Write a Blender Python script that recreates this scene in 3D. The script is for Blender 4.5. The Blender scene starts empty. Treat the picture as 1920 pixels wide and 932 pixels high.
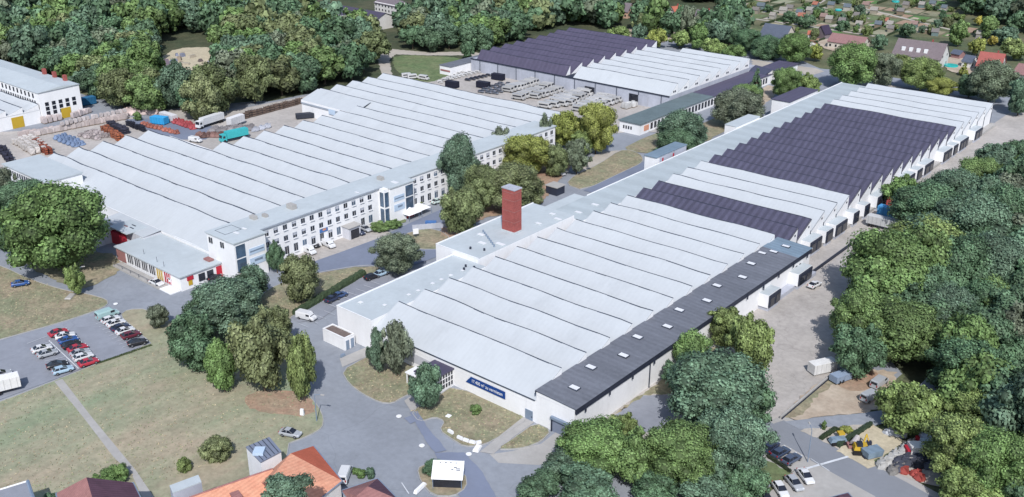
import bpy, math, random
from mathutils import Vector, geometry
random.seed(7)
S = bpy.context.scene
COL = S.collection
R = math.radians
# ------------------------------------------------------------------ camera model (metres; hall axes = world X / Y)
F = 1893.6; PIT = math.atan(811 / F); AZ = math.atan2(.9226, 1.088); H = 110.0
FV = (-math.sin(AZ), math.cos(AZ)); RV = (math.cos(AZ), math.sin(AZ))
def ray(px, py):
    a = (px - 960) / F; b = -(py - 466) / F
    fw = math.cos(PIT) + b * math.sin(PIT); up = -math.sin(PIT) + b * math.cos(PIT)
    return a * RV[0] + fw * FV[0], a * RV[1] + fw * FV[1], up
def G(px, py, z=0.0):
    d = ray(px, py); t = (z - H) / d[2]
    return t * d[0], t * d[1]
def GX(px, py, X):
    d = ray(px, py); t = X / d[0]; return t * d[1], H + t * d[2]
def GY(px, py, Y):
    d = ray(px, py); t = Y / d[1]; return t * d[0], H + t * d[2]
def P(X, Y, z=0.0):
    z -= H; rr = X * RV[0] + Y * RV[1]; ff = X * FV[0] + Y * FV[1]
    d = ff * math.cos(PIT) - z * math.sin(PIT); u = ff * math.sin(PIT) + z * math.cos(PIT)
    return 960 + F * rr / d, 466 - F * u / d
def depth(X, Y, z=0.0):
    return (X * FV[0] + Y * FV[1]) * math.cos(PIT) - (z - H) * math.sin(PIT)
def inpoly(p, poly):
    x, y = p; c = False; n = len(poly)
    for i in range(n):
        x1, y1 = poly[i]; x2, y2 = poly[i - 1]
        if (y1 > y) != (y2 > y) and x < (x2 - x1) * (y - y1) / (y2 - y1) + x1: c = not c
    return c
def srgb(r, g, b):
    f = lambda c: (c / 255 / 12.92) if c / 255 <= .04045 else ((c / 255 + .055) / 1.055) ** 2.4
    return (f(r), f(g), f(b))
# ------------------------------------------------------------------ materials
def mat(name, c, rough=.8, var=.12, scale=.25, c2=None, fine=0, spec=.3, metal=0, bump=0, stripe=None, objcol=False, streak=None, grime=None, crack=None):
    """c / c2 linear colours mixed by noise; fine = extra small-scale variation; stripe=(axis, period, depth)"""
    m = bpy.data.materials.new(name); m.use_nodes = True; nt = m.node_tree; N = nt.nodes; L = nt.links
    b = N['Principled BSDF']; b.inputs['Roughness'].default_value = rough; b.inputs['Metallic'].default_value = metal
    b.inputs['Specular IOR Level'].default_value = spec
    tc = N.new('ShaderNodeTexCoord')
    co = tc.outputs['Object']
    if streak:
        mp = N.new('ShaderNodeMapping'); mp.inputs['Scale'].default_value = streak; L.new(co, mp.inputs[0]); cs = mp.outputs[0]
    else: cs = co
    if c2 is None: c2 = tuple(min(1, x * (1 + var)) for x in c); c = tuple(x * (1 - var) for x in c)
    n1 = N.new('ShaderNodeTexNoise'); n1.inputs['Scale'].default_value = scale; n1.inputs['Detail'].default_value = 6; n1.inputs['Roughness'].default_value = .65
    L.new(cs, n1.inputs['Vector'])
    r1 = N.new('ShaderNodeValToRGB'); r1.color_ramp.elements[0].position = .33; r1.color_ramp.elements[1].position = .67
    r1.color_ramp.elements[0].color = (*c, 1); r1.color_ramp.elements[1].color = (*c2, 1)
    L.new(n1.outputs[0], r1.inputs[0]); out = r1.outputs[0]
    def mul(a, val_socket):
        mx = N.new('ShaderNodeMix'); mx.data_type = 'RGBA'; mx.blend_type = 'MULTIPLY'; mx.inputs[0].default_value = 1
        L.new(a, mx.inputs[6]); L.new(val_socket, mx.inputs[7]); return mx.outputs[2]
    def ramp(src, lo, hi, p0=.3, p1=.7):
        r = N.new('ShaderNodeValToRGB'); e = r.color_ramp.elements
        e[0].position = p0; e[1].position = p1; e[0].color = (lo, lo, lo, 1); e[1].color = (hi, hi, hi, 1); L.new(src, r.inputs[0]); return r.outputs[0]
    if fine:
        n2 = N.new('ShaderNodeTexNoise'); n2.inputs['Scale'].default_value = max(scale * 9, .8); n2.inputs['Detail'].default_value = 4; n2.inputs['Roughness'].default_value = .7
        L.new(co, n2.inputs['Vector']); out = mul(out, ramp(n2.outputs[0], 1 - fine, 1 + fine * .6))
    if fine:
        n3 = N.new('ShaderNodeTexNoise'); n3.inputs['Scale'].default_value = scale * 3.3; n3.inputs['Detail'].default_value = 5; n3.inputs['Roughness'].default_value = .6; n3.inputs['Distortion'].default_value = .6
        L.new(cs, n3.inputs['Vector']); out = mul(out, ramp(n3.outputs[0], 1 - fine * .6, 1 + fine * .35, .35, .65))
    if grime:
        gs, gd, gm = grime
        mg = N.new('ShaderNodeMapping'); mg.inputs['Scale'].default_value = gm; L.new(co, mg.inputs[0])
        n4 = N.new('ShaderNodeTexNoise'); n4.inputs['Scale'].default_value = gs; n4.inputs['Detail'].default_value = 8; n4.inputs['Roughness'].default_value = .75
        L.new(mg.outputs[0], n4.inputs['Vector']); out = mul(out, ramp(n4.outputs[0], 1, 1 - gd, .55, .78))
    if crack:
        ks, kw, kd = crack
        vo = N.new('ShaderNodeTexVoronoi'); vo.feature = 'DISTANCE_TO_EDGE'; vo.inputs['Scale'].default_value = ks
        nd = N.new('ShaderNodeTexNoise'); nd.inputs['Scale'].default_value = ks * 3; L.new(co, nd.inputs['Vector'])
        va = N.new('ShaderNodeVectorMath'); va.operation = 'MULTIPLY_ADD'; va.inputs[1].default_value = (4, 4, 0); L.new(nd.outputs['Color'], va.inputs[0]); L.new(co, va.inputs[2])
        L.new(va.outputs[0], vo.inputs['Vector']); out = mul(out, ramp(vo.outputs[0], 1 - kd, 1, 0, kw))
    if stripe:
        ax, per, dp = stripe
        sx = N.new('ShaderNodeSeparateXYZ'); L.new(co, sx.inputs[0])
        mm = N.new('ShaderNodeMath'); mm.operation = 'MULTIPLY'; mm.inputs[1].default_value = 2 * math.pi / per; L.new(sx.outputs[ax], mm.inputs[0])
        sn = N.new('ShaderNodeMath'); sn.operation = 'SINE'; L.new(mm.outputs[0], sn.inputs[0])
        ma = N.new('ShaderNodeMath'); ma.operation = 'MULTIPLY_ADD'; ma.inputs[1].default_value = .5; ma.inputs[2].default_value = .5; L.new(sn.outputs[0], ma.inputs[0])
        out = mul(out, ramp(ma.outputs[0], 1 - dp, 1 + dp * .5, .2, .8))
    if objcol:
        oi = N.new('ShaderNodeObjectInfo'); out = mul(out, oi.outputs['Color'])
    L.new(out, b.inputs['Base Color'])
    if bump:
        bp = N.new('ShaderNodeBump'); bp.inputs['Strength'].default_value = bump; bp.inputs['Distance'].default_value = .3
        L.new(n1.outputs[0], bp.inputs['Height']); L.new(bp.outputs[0], b.inputs['Normal'])
    return m
def leafmat(name, sat=1):
    m = bpy.data.materials.new(name); m.use_nodes = True; nt = m.node_tree; N = nt.nodes; L = nt.links
    b = N['Principled BSDF']; b.inputs['Roughness'].default_value = .65; b.inputs['Specular IOR Level'].default_value = .25
    at = N.new('ShaderNodeAttribute'); at.attribute_name = 'tone'
    oi = N.new('ShaderNodeObjectInfo')
    mx = N.new('ShaderNodeMix'); mx.data_type = 'RGBA'; mx.blend_type = 'MULTIPLY'; mx.inputs[0].default_value = 1
    L.new(oi.outputs['Color'], mx.inputs[6]); L.new(at.outputs['Color'], mx.inputs[7])
    L.new(mx.outputs[2], b.inputs['Base Color'])
    tr = N.new('ShaderNodeBsdfTranslucent'); L.new(mx.outputs[2], tr.inputs[0])
    ms = N.new('ShaderNodeMixShader'); ms.inputs[0].default_value = .22
    L.new(b.outputs[0], ms.inputs[1]); L.new(tr.outputs[0], ms.inputs[2])
    L.new(ms.outputs[0], N['Material Output'].inputs[0])
    return m
M = {}
M['roofw'] = mat('white_roof_membrane', srgb(181, 186, 191), .6, .035, .1, fine=.03, stripe=(0, 1.2, .01), streak=(1, .25, 1), grime=(.09, .13, (1, .35, 1)))
M['roofp'] = mat('dark_corrugated_roof', srgb(80, 79, 98), .6, .10, .3, fine=.16, stripe=(0, 2.1, .2), streak=(1, .2, 1), grime=(.15, .25, (1, .3, 1)))
M['roofp3'] = mat('dark_violet_roof', srgb(82, 78, 98), .6, .09, .2, fine=.1, stripe=(0, 2.4, .06), streak=(1, .2, 1), grime=(.12, .2, (1, .4, 1)))
M['strip'] = mat('grey_sheet_roof', srgb(108, 111, 120), .6, .14, .12, fine=.14, stripe=(1, 1.5, .06), streak=(.3, 1, 1), grime=(.12, .3, (.4, 1, 1)))
M['stripb'] = mat('blue_grey_sheet_roof', srgb(118, 136, 152), .6, .12, .15, fine=.08, stripe=(1, 1.5, .08))
M['flat'] = mat('pale_flat_roof', srgb(178, 186, 191), .7, .06, .08, fine=.05, bump=.05, grime=(.14, .16, (1, .5, 1)))
M['flat2'] = mat('pale_flat_roof_banded', srgb(168, 177, 182), .7, .05, .1, fine=.05, stripe=(1, 7.5, .05), grime=(.12, .14, (1, .4, 1)))
M['white'] = mat('white_render', srgb(224, 225, 228), .8, .05, .15, fine=.04, streak=(1, 1, .3), grime=(.5, .12, (1, 1, .2)))
M['whited'] = mat('stained_white_render', srgb(190, 192, 200), .8, .12, .2, fine=.08, streak=(1, 1, .2))
M['greyw'] = mat('grey_concrete_wall', srgb(168, 172, 184), .8, .14, .12, fine=.07, streak=(1, 1, .25))
M['dark'] = mat('dark_trim', srgb(45, 50, 65), .6, .15, .5)
M['line'] = mat('ridge_flashing_grey', srgb(62, 70, 84), .6, .35, .3)
M['linew'] = mat('pale_verge', srgb(150, 158, 170), .6, .1, .5)
M['glass'] = mat('window_glass', srgb(36, 40, 50), .12, .3, .5, spec=.6)
M['glassb'] = mat('blue_window_glass', srgb(70, 90, 112), .1, .45, .35, spec=.7)
M['steel'] = mat('galvanised_steel', srgb(130, 145, 165), .45, .1, .5, metal=.3)
M['brick'] = mat('red_brick', srgb(150, 82, 78), .9, .16, .5, fine=.16, stripe=(2, .5, .05), grime=(.4, .3, (1, 1, .4)))
M['conc'] = mat('concrete_slab', srgb(164, 162, 160), .9, .08, .12, fine=.07)
M['concy'] = mat('concrete_yard', srgb(172, 167, 163), .9, .13, .05, fine=.12, grime=(.06, .22, (1, .5, 1)), crack=(.11, .012, .16))
M['asph'] = mat('weathered_asphalt', srgb(138, 143, 152), .9, .10, .05, fine=.08, grime=(.07, .16, (1, 1, 1)), crack=(.05, .006, .12))
M['asphd'] = mat('dark_asphalt', srgb(116, 124, 142), .9, .09, .06, fine=.06)
M['asphp'] = mat('car_park_asphalt', srgb(136, 140, 150), .9, .09, .08, fine=.08, grime=(.2, .2, (1, 1, 1)), crack=(.07, .008, .12))
M['patch'] = mat('asphalt_patch', srgb(120, 128, 148), .9, .06, .1, fine=.04)
M['roadr'] = mat('grey_street_asphalt', srgb(128, 132, 140), .9, .05, .06, fine=.04)
M['lawn'] = mat('dry_lawn', srgb(166, 153, 134), 1, .1, .07, c2=srgb(132, 144, 118), fine=.22, streak=(1, .45, 1), grime=(.12, .16, (1, .5, 1)))
M['lawnb'] = mat('brown_grass', srgb(156, 142, 122), 1, .1, .12, c2=srgb(126, 132, 106), fine=.32, grime=(.4, .22, (1, .6, 1)))
M['lawng'] = mat('green_grass', srgb(92, 114, 76), 1, .1, .08, c2=srgb(118, 124, 92), fine=.3)
M['wild'] = mat('rough_ground', srgb(74, 90, 62), 1, .1, .03, c2=srgb(116, 112, 88), fine=.35)
M['under'] = mat('forest_floor', srgb(60, 74, 54), 1, .1, .05, c2=srgb(88, 88, 68), fine=.35)
M['soil'] = mat('reddish_soil', srgb(166, 132, 114), 1, .1, .15, c2=srgb(150, 138, 118), fine=.25)
M['sand'] = mat('pale_sand', srgb(186, 174, 158), 1, .1, .12, c2=srgb(160, 144, 128), fine=.14)
M['sandy'] = mat('yellow_sand', srgb(186, 176, 154), 1, .09, .15, fine=.16)
M['grav'] = mat('pale_gravel', srgb(172, 166, 158), 1, .08, .15, fine=.1)
M['mark'] = mat('white_road_marking', srgb(196, 200, 206), .8, .15, .6)
M['kerb'] = mat('kerb_concrete', srgb(158, 158, 158), .9, .1, .5)
M['leaf'] = leafmat('foliage'); 
M['bark'] = mat('bark', srgb(84, 74, 64), .95, .2, 2)
M['paint'] = mat('car_paint', (1, 1, 1), .35, .03, .5, objcol=True, spec=.5)
M['tint'] = mat('tinted_surface', (1, 1, 1), .8, .1, .3, objcol=True, fine=.08)
M['tile'] = mat('tinted_roof_tiles', (1, 1, 1), .85, .12, .45, objcol=True, fine=.16)
M['tyre'] = mat('black_rubber', srgb(30, 30, 32), .9, .1, 2)
M['rim'] = mat('wheel_rim', srgb(130, 132, 138), .4, .1, 2, metal=.4)
M['lamp'] = mat('lamp_glass', srgb(210, 215, 220), .2, .05, 2)
M['tail'] = mat('tail_lamp_red', srgb(150, 30, 30), .3, .05, 2)
M['blue'] = mat('blue_banner', srgb(20, 62, 128), .6, .08, .3)
M['red'] = mat('red_panel', srgb(170, 40, 56), .6, .1, .4)
M['yellow'] = mat('yellow_door', srgb(180, 150, 50), .6, .06, .4)
M['board'] = mat('pale_blue_board', srgb(176, 194, 214), .5, .06, .4)
M['wood'] = mat('weathered_wood', srgb(140, 120, 100), .9, .15, .8)
M['tarp'] = mat('blue_tarp', srgb(70, 110, 165), .6, .2, .5)
M['orange'] = mat('orange_tiles', srgb(196, 136, 112), .85, .16, .9, c2=srgb(210, 156, 130), fine=.14, stripe=(0, .6, .07))
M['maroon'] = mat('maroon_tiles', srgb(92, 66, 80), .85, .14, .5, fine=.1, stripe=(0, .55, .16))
M['pink'] = mat('weathered_red_tiles', srgb(150, 108, 106), .85, .14, .4, fine=.12, stripe=(0, .55, .08))
M['pool'] = mat('turquoise_water', srgb(40, 170, 170), .1, .1, .5)
# ------------------------------------------------------------------ mesh builder
ORG = {}
def org(o):
    return ORG.get(o.name, (0, 0, 0)) if o else (0, 0, 0)
class MB:
    def __init__(s): s.v = []; s.f = []; s.m = []
    def quad(s, *p, mi=0):
        n = len(s.v); s.v += [tuple(q) for q in p]; s.f.append(tuple(range(n, n + len(p)))); s.m.append(mi); return s
    def box(s, x0, x1, y0, y1, z0, z1, mi=0, top=None):
        n = len(s.v); s.v += [(x0, y0, z0), (x1, y0, z0), (x1, y1, z0), (x0, y1, z0), (x0, y0, z1), (x1, y0, z1), (x1, y1, z1), (x0, y1, z1)]
        for i, f in enumerate([(0, 3, 2, 1), (4, 5, 6, 7), (0, 1, 5, 4), (1, 2, 6, 5), (2, 3, 7, 6), (3, 0, 4, 7)]):
            s.f.append(tuple(n + k for k in f)); s.m.append(top if (top is not None and i == 1) else mi)
        return s
    def obox(s, cx, cy, L, W, ang, z0, z1, mi=0, top=None, taper=1.0):
        n = len(s.v); c, q = math.cos(ang), math.sin(ang)
        for z, t in ((z0, 1), (z1, taper)):
            for a, b in ((-1, -1), (1, -1), (1, 1), (-1, 1)):
                x = a * L / 2 * t; y = b * W / 2 * t; s.v.append((cx + x * c - y * q, cy + x * q + y * c, z))
        for i, f in enumerate([(0, 3, 2, 1), (4, 5, 6, 7), (0, 1, 5, 4), (1, 2, 6, 5), (2, 3, 7, 6), (3, 0, 4, 7)]):
            s.f.append(tuple(n + k for k in f)); s.m.append(top if (top is not None and i == 1) else mi)
        return s
    def tube(s, p, q, r0, r1=None, n=6, mi=0):
        r1 = r0 if r1 is None else r1; p = Vector(p); q = Vector(q); d = (q - p).normalized()
        a = d.orthogonal().normalized(); b = d.cross(a); k = len(s.v)
        for c, r in ((p, r0), (q, r1)):
            for i in range(n):
                t = 2 * math.pi * i / n; s.v.append(tuple(c + (a * math.cos(t) + b * math.sin(t)) * r))
        for i in range(n): s.f.append((k + i, k + (i + 1) % n, k + n + (i + 1) % n, k + n + i)); s.m.append(mi)
        s.f.append(tuple(k + i for i in range(n))[::-1]); s.m.append(mi); s.f.append(tuple(k + n + i for i in range(n))); s.m.append(mi)
        return s
    def prism(s, pts, z0, z1, mi=0, top=None):
        n = len(s.v); k = len(pts); s.v += [(x, y, z0) for x, y in pts] + [(x, y, z1) for x, y in pts]
        for i in range(k): j = (i + 1) % k; s.f.append((n + i, n + j, n + k + j, n + k + i)); s.m.append(mi)
        for t in geometry.tessellate_polygon([[Vector((x, y, 0)) for x, y in pts]]):
            s.f.append(tuple(n + k + i for i in t)); s.m.append(mi if top is None else top)
        return s
    def mesh(s, name, mats, o=(0, 0, 0), smooth=False):
        me = bpy.data.meshes.new(name); me.from_pydata([(x - o[0], y - o[1], z - o[2]) for x, y, z in s.v], [], s.f)
        for m in (mats if isinstance(mats, (list, tuple)) else [mats]): me.materials.append(m)
        me.polygons.foreach_set('material_index', s.m)
        if smooth: me.polygons.foreach_set('use_smooth', [True] * len(s.f))
        me.update(); return me
    def build(s, name, mats, parent=None, kind=None, smooth=False, color=None, label=None):
        # top-level and building parts: world coordinates; the parent's base point is subtracted
        o = (0, 0, 0)
        if parent: o = org(parent)
        ob = bpy.data.objects.new(name, s.mesh(name, mats, o, smooth)); COL.objects.link(ob)
        if parent: ob.parent = parent; ORG[ob.name] = o
        if kind: ob['kind'] = kind
        if color: ob.color = (*color, 1)
        if label: ob['label'] = label
        return ob
def thing(name, label, cat, loc=(0, 0, 0), rz=0, group=None):
    o = bpy.data.objects.new(name, None); COL.objects.link(o); o.location = loc; o.rotation_euler = (0, 0, rz)
    o['label'] = label; o['category'] = cat; o.empty_display_size = .5
    if group: o['group'] = group
    ORG[o.name] = tuple(loc) if rz == 0 else (0, 0, 0)
    return o
def tag(o, label, cat, group=None):
    o['label'] = label; o['category'] = cat
    if group: o['group'] = group
    return o
CH = {}
def children(o):
    return [c for c in CHILD.get(o.name, [])]
CHILD = {}
def snapshot(root):
    """remember the children of a prototype once, so copies are quick"""
    def rec(o):
        CHILD[o.name] = list(o.children)
        for c in o.children: rec(c)
    rec(root); return root
def dup(root, loc, rz, label=None, group=None, scale=None, color=None, cat=None):
    r = root.copy(); COL.objects.link(r); r.location = loc; r.rotation_euler = (0, 0, rz)
    if scale: r.scale = scale
    if label: r['label'] = label
    if group: r['group'] = group
    if cat: r['category'] = cat
    for ch in CHILD[root.name]:
        c = ch.copy(); COL.objects.link(c); c.parent = r
        if color and ch.get('painted'): c.color = (*color, 1)
        if 'painted' in c: pass
        for g in CHILD[ch.name]:
            d = g.copy(); COL.objects.link(d); d.parent = c
            if color and g.get('painted'): d.color = (*color, 1)
    return r
def remove_tree(root):
    for ch in list(root.children):
        for g in list(ch.children): bpy.data.objects.remove(g)
        bpy.data.objects.remove(ch)
    bpy.data.objects.remove(root)
# ------------------------------------------------------------------ world, sun, camera
SUN_EL, SUN_AZ = R(45), R(43)          # sun stands SE of the halls: shadows run (-sin, +cos)
w = bpy.data.worlds.new('World'); S.world = w; w.use_nodes = True
sky = w.node_tree.nodes.new('ShaderNodeTexSky'); sky.sky_type = 'NISHITA'; sky.sun_disc = False
sky.sun_elevation = SUN_EL; sky.air_density = 1.0; sky.dust_density = 1.2
to_sun = Vector((math.sin(SUN_AZ) * math.cos(SUN_EL), -math.cos(SUN_AZ) * math.cos(SUN_EL), math.sin(SUN_EL)))
sky.sun_rotation = math.atan2(to_sun.x, to_sun.y)
bg = w.node_tree.nodes['Background']; bg.inputs[1].default_value = .15
w.node_tree.links.new(sky.outputs[0], bg.inputs[0])
sl = bpy.data.lights.new('sun', 'SUN'); sl.energy = 4.3; sl.angle = R(.6); sl.color = (1, .975, .945)
so = bpy.data.objects.new('sun', sl); COL.objects.link(so); so.rotation_euler = to_sun.to_track_quat('Z', 'Y').to_euler()
cam = bpy.data.cameras.new('camera'); co = bpy.data.objects.new('camera', cam); COL.objects.link(co)
cam.sensor_width = 36; cam.lens = F / 1920 * 36; cam.clip_end = 6000; cam.clip_start = 1
co.location = (0, 0, H); co.rotation_euler = (math.pi / 2 - PIT, 0, AZ); S.camera = co
S.view_settings.view_transform = 'Standard'; S.view_settings.look = 'None'; S.view_settings.exposure = 0
try:
    S.cycles.max_bounces = 5; S.cycles.diffuse_bounces = 3; S.cycles.transmission_bounces = 2
except Exception: pass
# ------------------------------------------------------------------ ground
MB().quad((-2600, -1200, -.02), (1500, -1200, -.02), (1500, 3200, -.02), (-2600, 3200, -.02)).build('ground', M['wild'], kind='structure')
LZ = [0.0]
def smoothpoly(pts, it=2):
    for _ in range(it):
        q = []
        for i in range(len(pts)):
            a = pts[i]; b = pts[(i + 1) % len(pts)]
            q += [(a[0] * .78 + b[0] * .22, a[1] * .78 + b[1] * .22), (a[0] * .22 + b[0] * .78, a[1] * .22 + b[1] * .78)]
        pts = q
    return pts
def sheet(name, pix, m, world=False, smooth=0, kerb=False, z=None):
    pts = pix if world else [G(*p) for p in pix]
    if smooth: pts = smoothpoly(pts, smooth)
    if not kerb and name in ('bare_soil', 'sand_lot', 'sandy_ground', 'gravel_strip', 'grass_verge', 'sand_clearing', 'meadow', 'gravel_track', 'planted_ground', 'forest_floor', 'gravel_yard', 'asphalt_patch', 'dark_yard_patch'):
        rg_ = random.Random(len(pts) + int(abs(pts[0][0]))); q = []; am = .12 if 'asph' in name or 'yard' in name else .45
        for i in range(len(pts)):
            a = pts[i]; b = pts[(i + 1) % len(pts)]; k = max(1, min(30, int(math.hypot(a[0] - b[0], a[1] - b[1]) / 1.1)))
            for j in range(k): q.append((a[0] + (b[0] - a[0]) * j / k + rg_.uniform(-am, am), a[1] + (b[1] - a[1]) * j / k + rg_.uniform(-am, am)))
        pts = q
    LZ[0] += .004; zz = LZ[0] if z is None else z
    mb = MB(); n = len(pts); mb.v = [(x, y, zz) for x, y in pts]
    for t in geometry.tessellate_polygon([[Vector((x, y, 0)) for x, y in pts]]):
        a, b, c = [Vector((*pts[i], 0)) for i in t]
        if (b - a).cross(c - a).z < 0: t = t[::-1]
        mb.f.append(tuple(t)); mb.m.append(0)
    o = mb.build(name, m, kind='structure')
    if kerb:
        kb = MB(); area = sum(pts[i - 1][0] * pts[i][1] - pts[i][0] * pts[i - 1][1] for i in range(n))
        sg = 1 if area > 0 else -1
        for i in range(n):
            a = Vector((*pts[i], 0)); b = Vector((*pts[(i + 1) % n], 0)); d = b - a
            if d.length < .05: continue
            d.normalize(); nn = Vector((d.y, -d.x, 0)) * sg * .16
            z1 = zz + .1
            kb.quad((a.x, a.y, z1), (b.x, b.y, z1), (b.x + nn.x, b.y + nn.y, z1), (a.x + nn.x, a.y + nn.y, z1))
            kb.quad((a.x + nn.x, a.y + nn.y, z1), (b.x + nn.x, b.y + nn.y, z1), (b.x + nn.x, b.y + nn.y, 0), (a.x + nn.x, a.y + nn.y, 0))
            kb.quad((a.x, a.y, 0), (b.x, b.y, 0), (b.x, b.y, z1), (a.x, a.y, z1))
        kb.build('kerb', M['kerb'], kind='structure')
    return o
# compound asphalt
sheet('compound_asphalt', [(-320, 95), (-300, 40), (-215, 25), (-150, 60), (-120, 62), (-95, 90), (-62, 130), (-58, 200), (-62, 320), (-62, 440), (-190, 452), (-215, 470), (-330, 460), (-330, 330), (-345, 255), (-372, 205), (-420, 205), (-460, 150), (-385, 120)], M['asph'], world=True)
sheet('forest_floor', [(-400, 215), (-345, 250), (-335, 330), (-340, 420), (-320, 470), (-290, 500), (-340, 760), (-900, 760), (-900, 180), (-470, 190)], M['under'], world=True)
sheet('forest_floor', [(1625, 610), (1650, 540), (1720, 460), (1790, 400), (1870, 350), (1990, 310), (2600, 500), (2600, 1200), (1960, 960), (1830, 900), (1800, 850), (1760, 790), (1690, 700)], M['under'])
# right yard, left yard, rear yard
sheet('concrete_yard', [(-96.6, 130), (-92, 128), (-84, 132), (-76, 145), (-69.8, 164.5), (-69.3, 190), (-66, 230), (-66, 300), (-74, 380), (-84, 440), (-103, 440), (-103.4, 234), (-96.6, 234)], M['concy'], world=True)
sheet('concrete_yard', [(1040, 812), (1085, 795), (1130, 790), (1160, 800), (1100, 850), (1010, 872), (935, 868), (918, 852), (960, 846), (1015, 832)], M['conc'])
sheet('dark_yard_patch', [(1150, 780), (1205, 742), (1262, 740), (1290, 760), (1230, 810), (1160, 812)], M['asphp'])
sheet('grass_verge', [(1137, 786), (1265, 697), (1300, 672), (1345, 650), (1290, 735), (1205, 742), (1150, 780)], M['lawnb'])
sheet('concrete_yard', [(-50, 330), (-50, 250), (75, 244), (300, 205), (420, 210), (575, 180), (600, 200), (620, 260), (400, 330)], M['concy'])
sheet('concrete_yard', [(-318, 292), (-215, 292), (-205, 310), (-205, 346), (-318, 346), (-332, 330)], M['concy'], world=True)
sheet('asphalt_lane', [(160, 178), (215, 180), (300, 212), (345, 225), (360, 262), (330, 262), (275, 228), (230, 215), (155, 222)], M['asph'])
sheet('asphalt_lane', [(232, 224), (290, 222), (420, 240), (385, 262), (320, 262)], M['asphd'])
sheet('sand_clearing', [(290, 150), (300, 110), (330, 90), (400, 88), (412, 110), (410, 145), (385, 150), (350, 140)], M['sandy'], smooth=1)
# rear gravel road and meadow
sheet('gravel_track', [(700, 62), (716, 82), (735, 92), (800, 98), (870, 97), (905, 100), (905, 108), (868, 104), (800, 104), (742, 102), (730, 112), (735, 140), (760, 160), (730, 165), (712, 130), (706, 100), (690, 80)], M['grav'])
sheet('meadow', [(734, 108), (760, 103), (850, 107), (868, 112), (858, 135), (826, 148), (805, 155), (765, 150), (740, 130)], M['lawng'], smooth=1)
sheet('gravel_track', [(1410, 112), (1480, 122), (1560, 132), (1660, 152), (1700, 168), (1660, 168), (1560, 148), (1480, 134), (1410, 124)], M['grav'])
sheet('street', [(1400, 190), (1500, 148), (1560, 130), (1600, 142), (1560, 158), (1470, 200), (1400, 232), (1330, 262)], M['asph'])
sheet('street', [(1850, 190), (1700, 165), (1560, 140), (1530, 128), (1600, 135), (1760, 158), (1960, 190), (2100, 215), (2100, 240), (1900, 206)], M['asph'])
sheet('sandy_ground', [(1390, 185), (1440, 160), (1470, 165), (1440, 190), (1410, 215), (1380, 215)], M['sand'])
# lawns left
sheet('lawn', [(-120, 460), (0, 498), (60, 526), (120, 545), (165, 552), (200, 562), (202, 572), (180, 583), (120, 603), (50, 623), (0, 637), (-120, 668)], M['lawnb'], smooth=1, kerb=True)
sheet('lawn', [(-140, 800), (0, 755), (110, 712), (184, 682), (286, 645), (252, 616), (225, 592), (240, 581), (275, 580), (330, 610), (420, 570), (520, 600), (560, 690), (577, 741), (598, 765), (606, 785), (604, 803), (580, 817), (530, 836), (560, 960), (-100, 1100)], M['lawn'], smooth=1, kerb=True)
sheet('bare_soil', [(455, 745), (500, 730), (560, 735), (590, 755), (592, 775), (560, 782), (500, 775), (460, 765)], M['soil'], smooth=2)
sheet('bare_soil', [(160, 545), (240, 500), (200, 470), (60, 480), (20, 440), (0, 420), (-30, 440), (30, 480), (60, 505), (110, 530)], M['lawnb'], smooth=1)
sheet('footpath', [(102, 716), (117, 711), (170, 780), (241, 866), (256, 884), (300, 950), (275, 950), (246, 888), (214, 859), (157, 784)], M['conc'])
# car park
sheet('car_park', [(-120, 690), (0, 640), (120, 604), (214, 583), (225, 593), (252, 617), (284, 644), (184, 680), (110, 709), (0, 750), (-120, 800)], M['asphp'])
# lawns centre
sheet('lawn', [(641, 696), (686, 671), (720, 655), (770, 680), (815, 720), (790, 728), (775, 737), (757, 744), (735, 757), (712, 755), (680, 739), (655, 720)], M['lawnb'], smooth=1, kerb=True)
sheet('concrete_path', [(637, 673), (686, 652), (700, 660), (690, 668), (642, 689)], M['conc'])
sheet('concrete_path', [(758, 752), (790, 730), (822, 745), (771, 772)], M['conc'])
sheet('lawn', [(771, 772), (820, 745), (850, 724), (962, 770), (992, 785), (950, 812), (905, 836), (871, 838), (848, 824), (825, 808), (835, 790), (815, 782), (786, 792)], M['lawnb'], smooth=1, kerb=True)
sheet('concrete_path', [(982, 782), (1002, 792), (960, 822), (925, 852), (900, 848), (940, 815)], M['conc'])
sheet('lawn', [(1003, 794), (1033, 808), (1015, 828), (985, 840), (960, 843), (932, 843), (965, 822)], M['lawnb'], smooth=1, kerb=True)
sheet('lawn', [(545, 525), (596, 512), (666, 500), (700, 498), (735, 515), (690, 516), (655, 520), (600, 555), (560, 585), (535, 605), (490, 600), (480, 570), (500, 545)], M['lawnb'], smooth=1, kerb=True)
sheet('car_park', [(690, 516), (740, 522), (790, 505), (640, 572), (600, 600), (560, 605), (545, 595), (600, 556), (655, 522)], M['asphp'])
sheet('dark_asphalt', [(580, 493), (640, 472), (719, 443), (766, 420), (830, 392), (842, 400), (826, 425), (753, 440), (762, 462), (786, 468), (826, 468), (826, 480), (779, 497), (709, 500), (666, 501), (596, 513)], M['asphd'])
sheet('forecourt', [(530, 487), (640, 440), (690, 419), (738, 440), (719, 444), (640, 473), (580, 494), (555, 500)], M['concy'])
sheet('lawn', [(755, 441), (800, 428), (838, 438), (850, 470), (826, 468), (786, 468), (762, 462)], M['lawnb'], smooth=1, kerb=True)
sheet('lawn', [(675, 415), (705, 398), (740, 405), (768, 415), (735, 425), (705, 432), (690, 425)], M['lawng'], smooth=1)
sheet('planted_ground', [(820, 440), (860, 380), (905, 330), (960, 290), (1060, 285), (1075, 310), (1040, 350), (1010, 390), (970, 400), (900, 410), (850, 450)], M['soil'], smooth=1)
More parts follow.
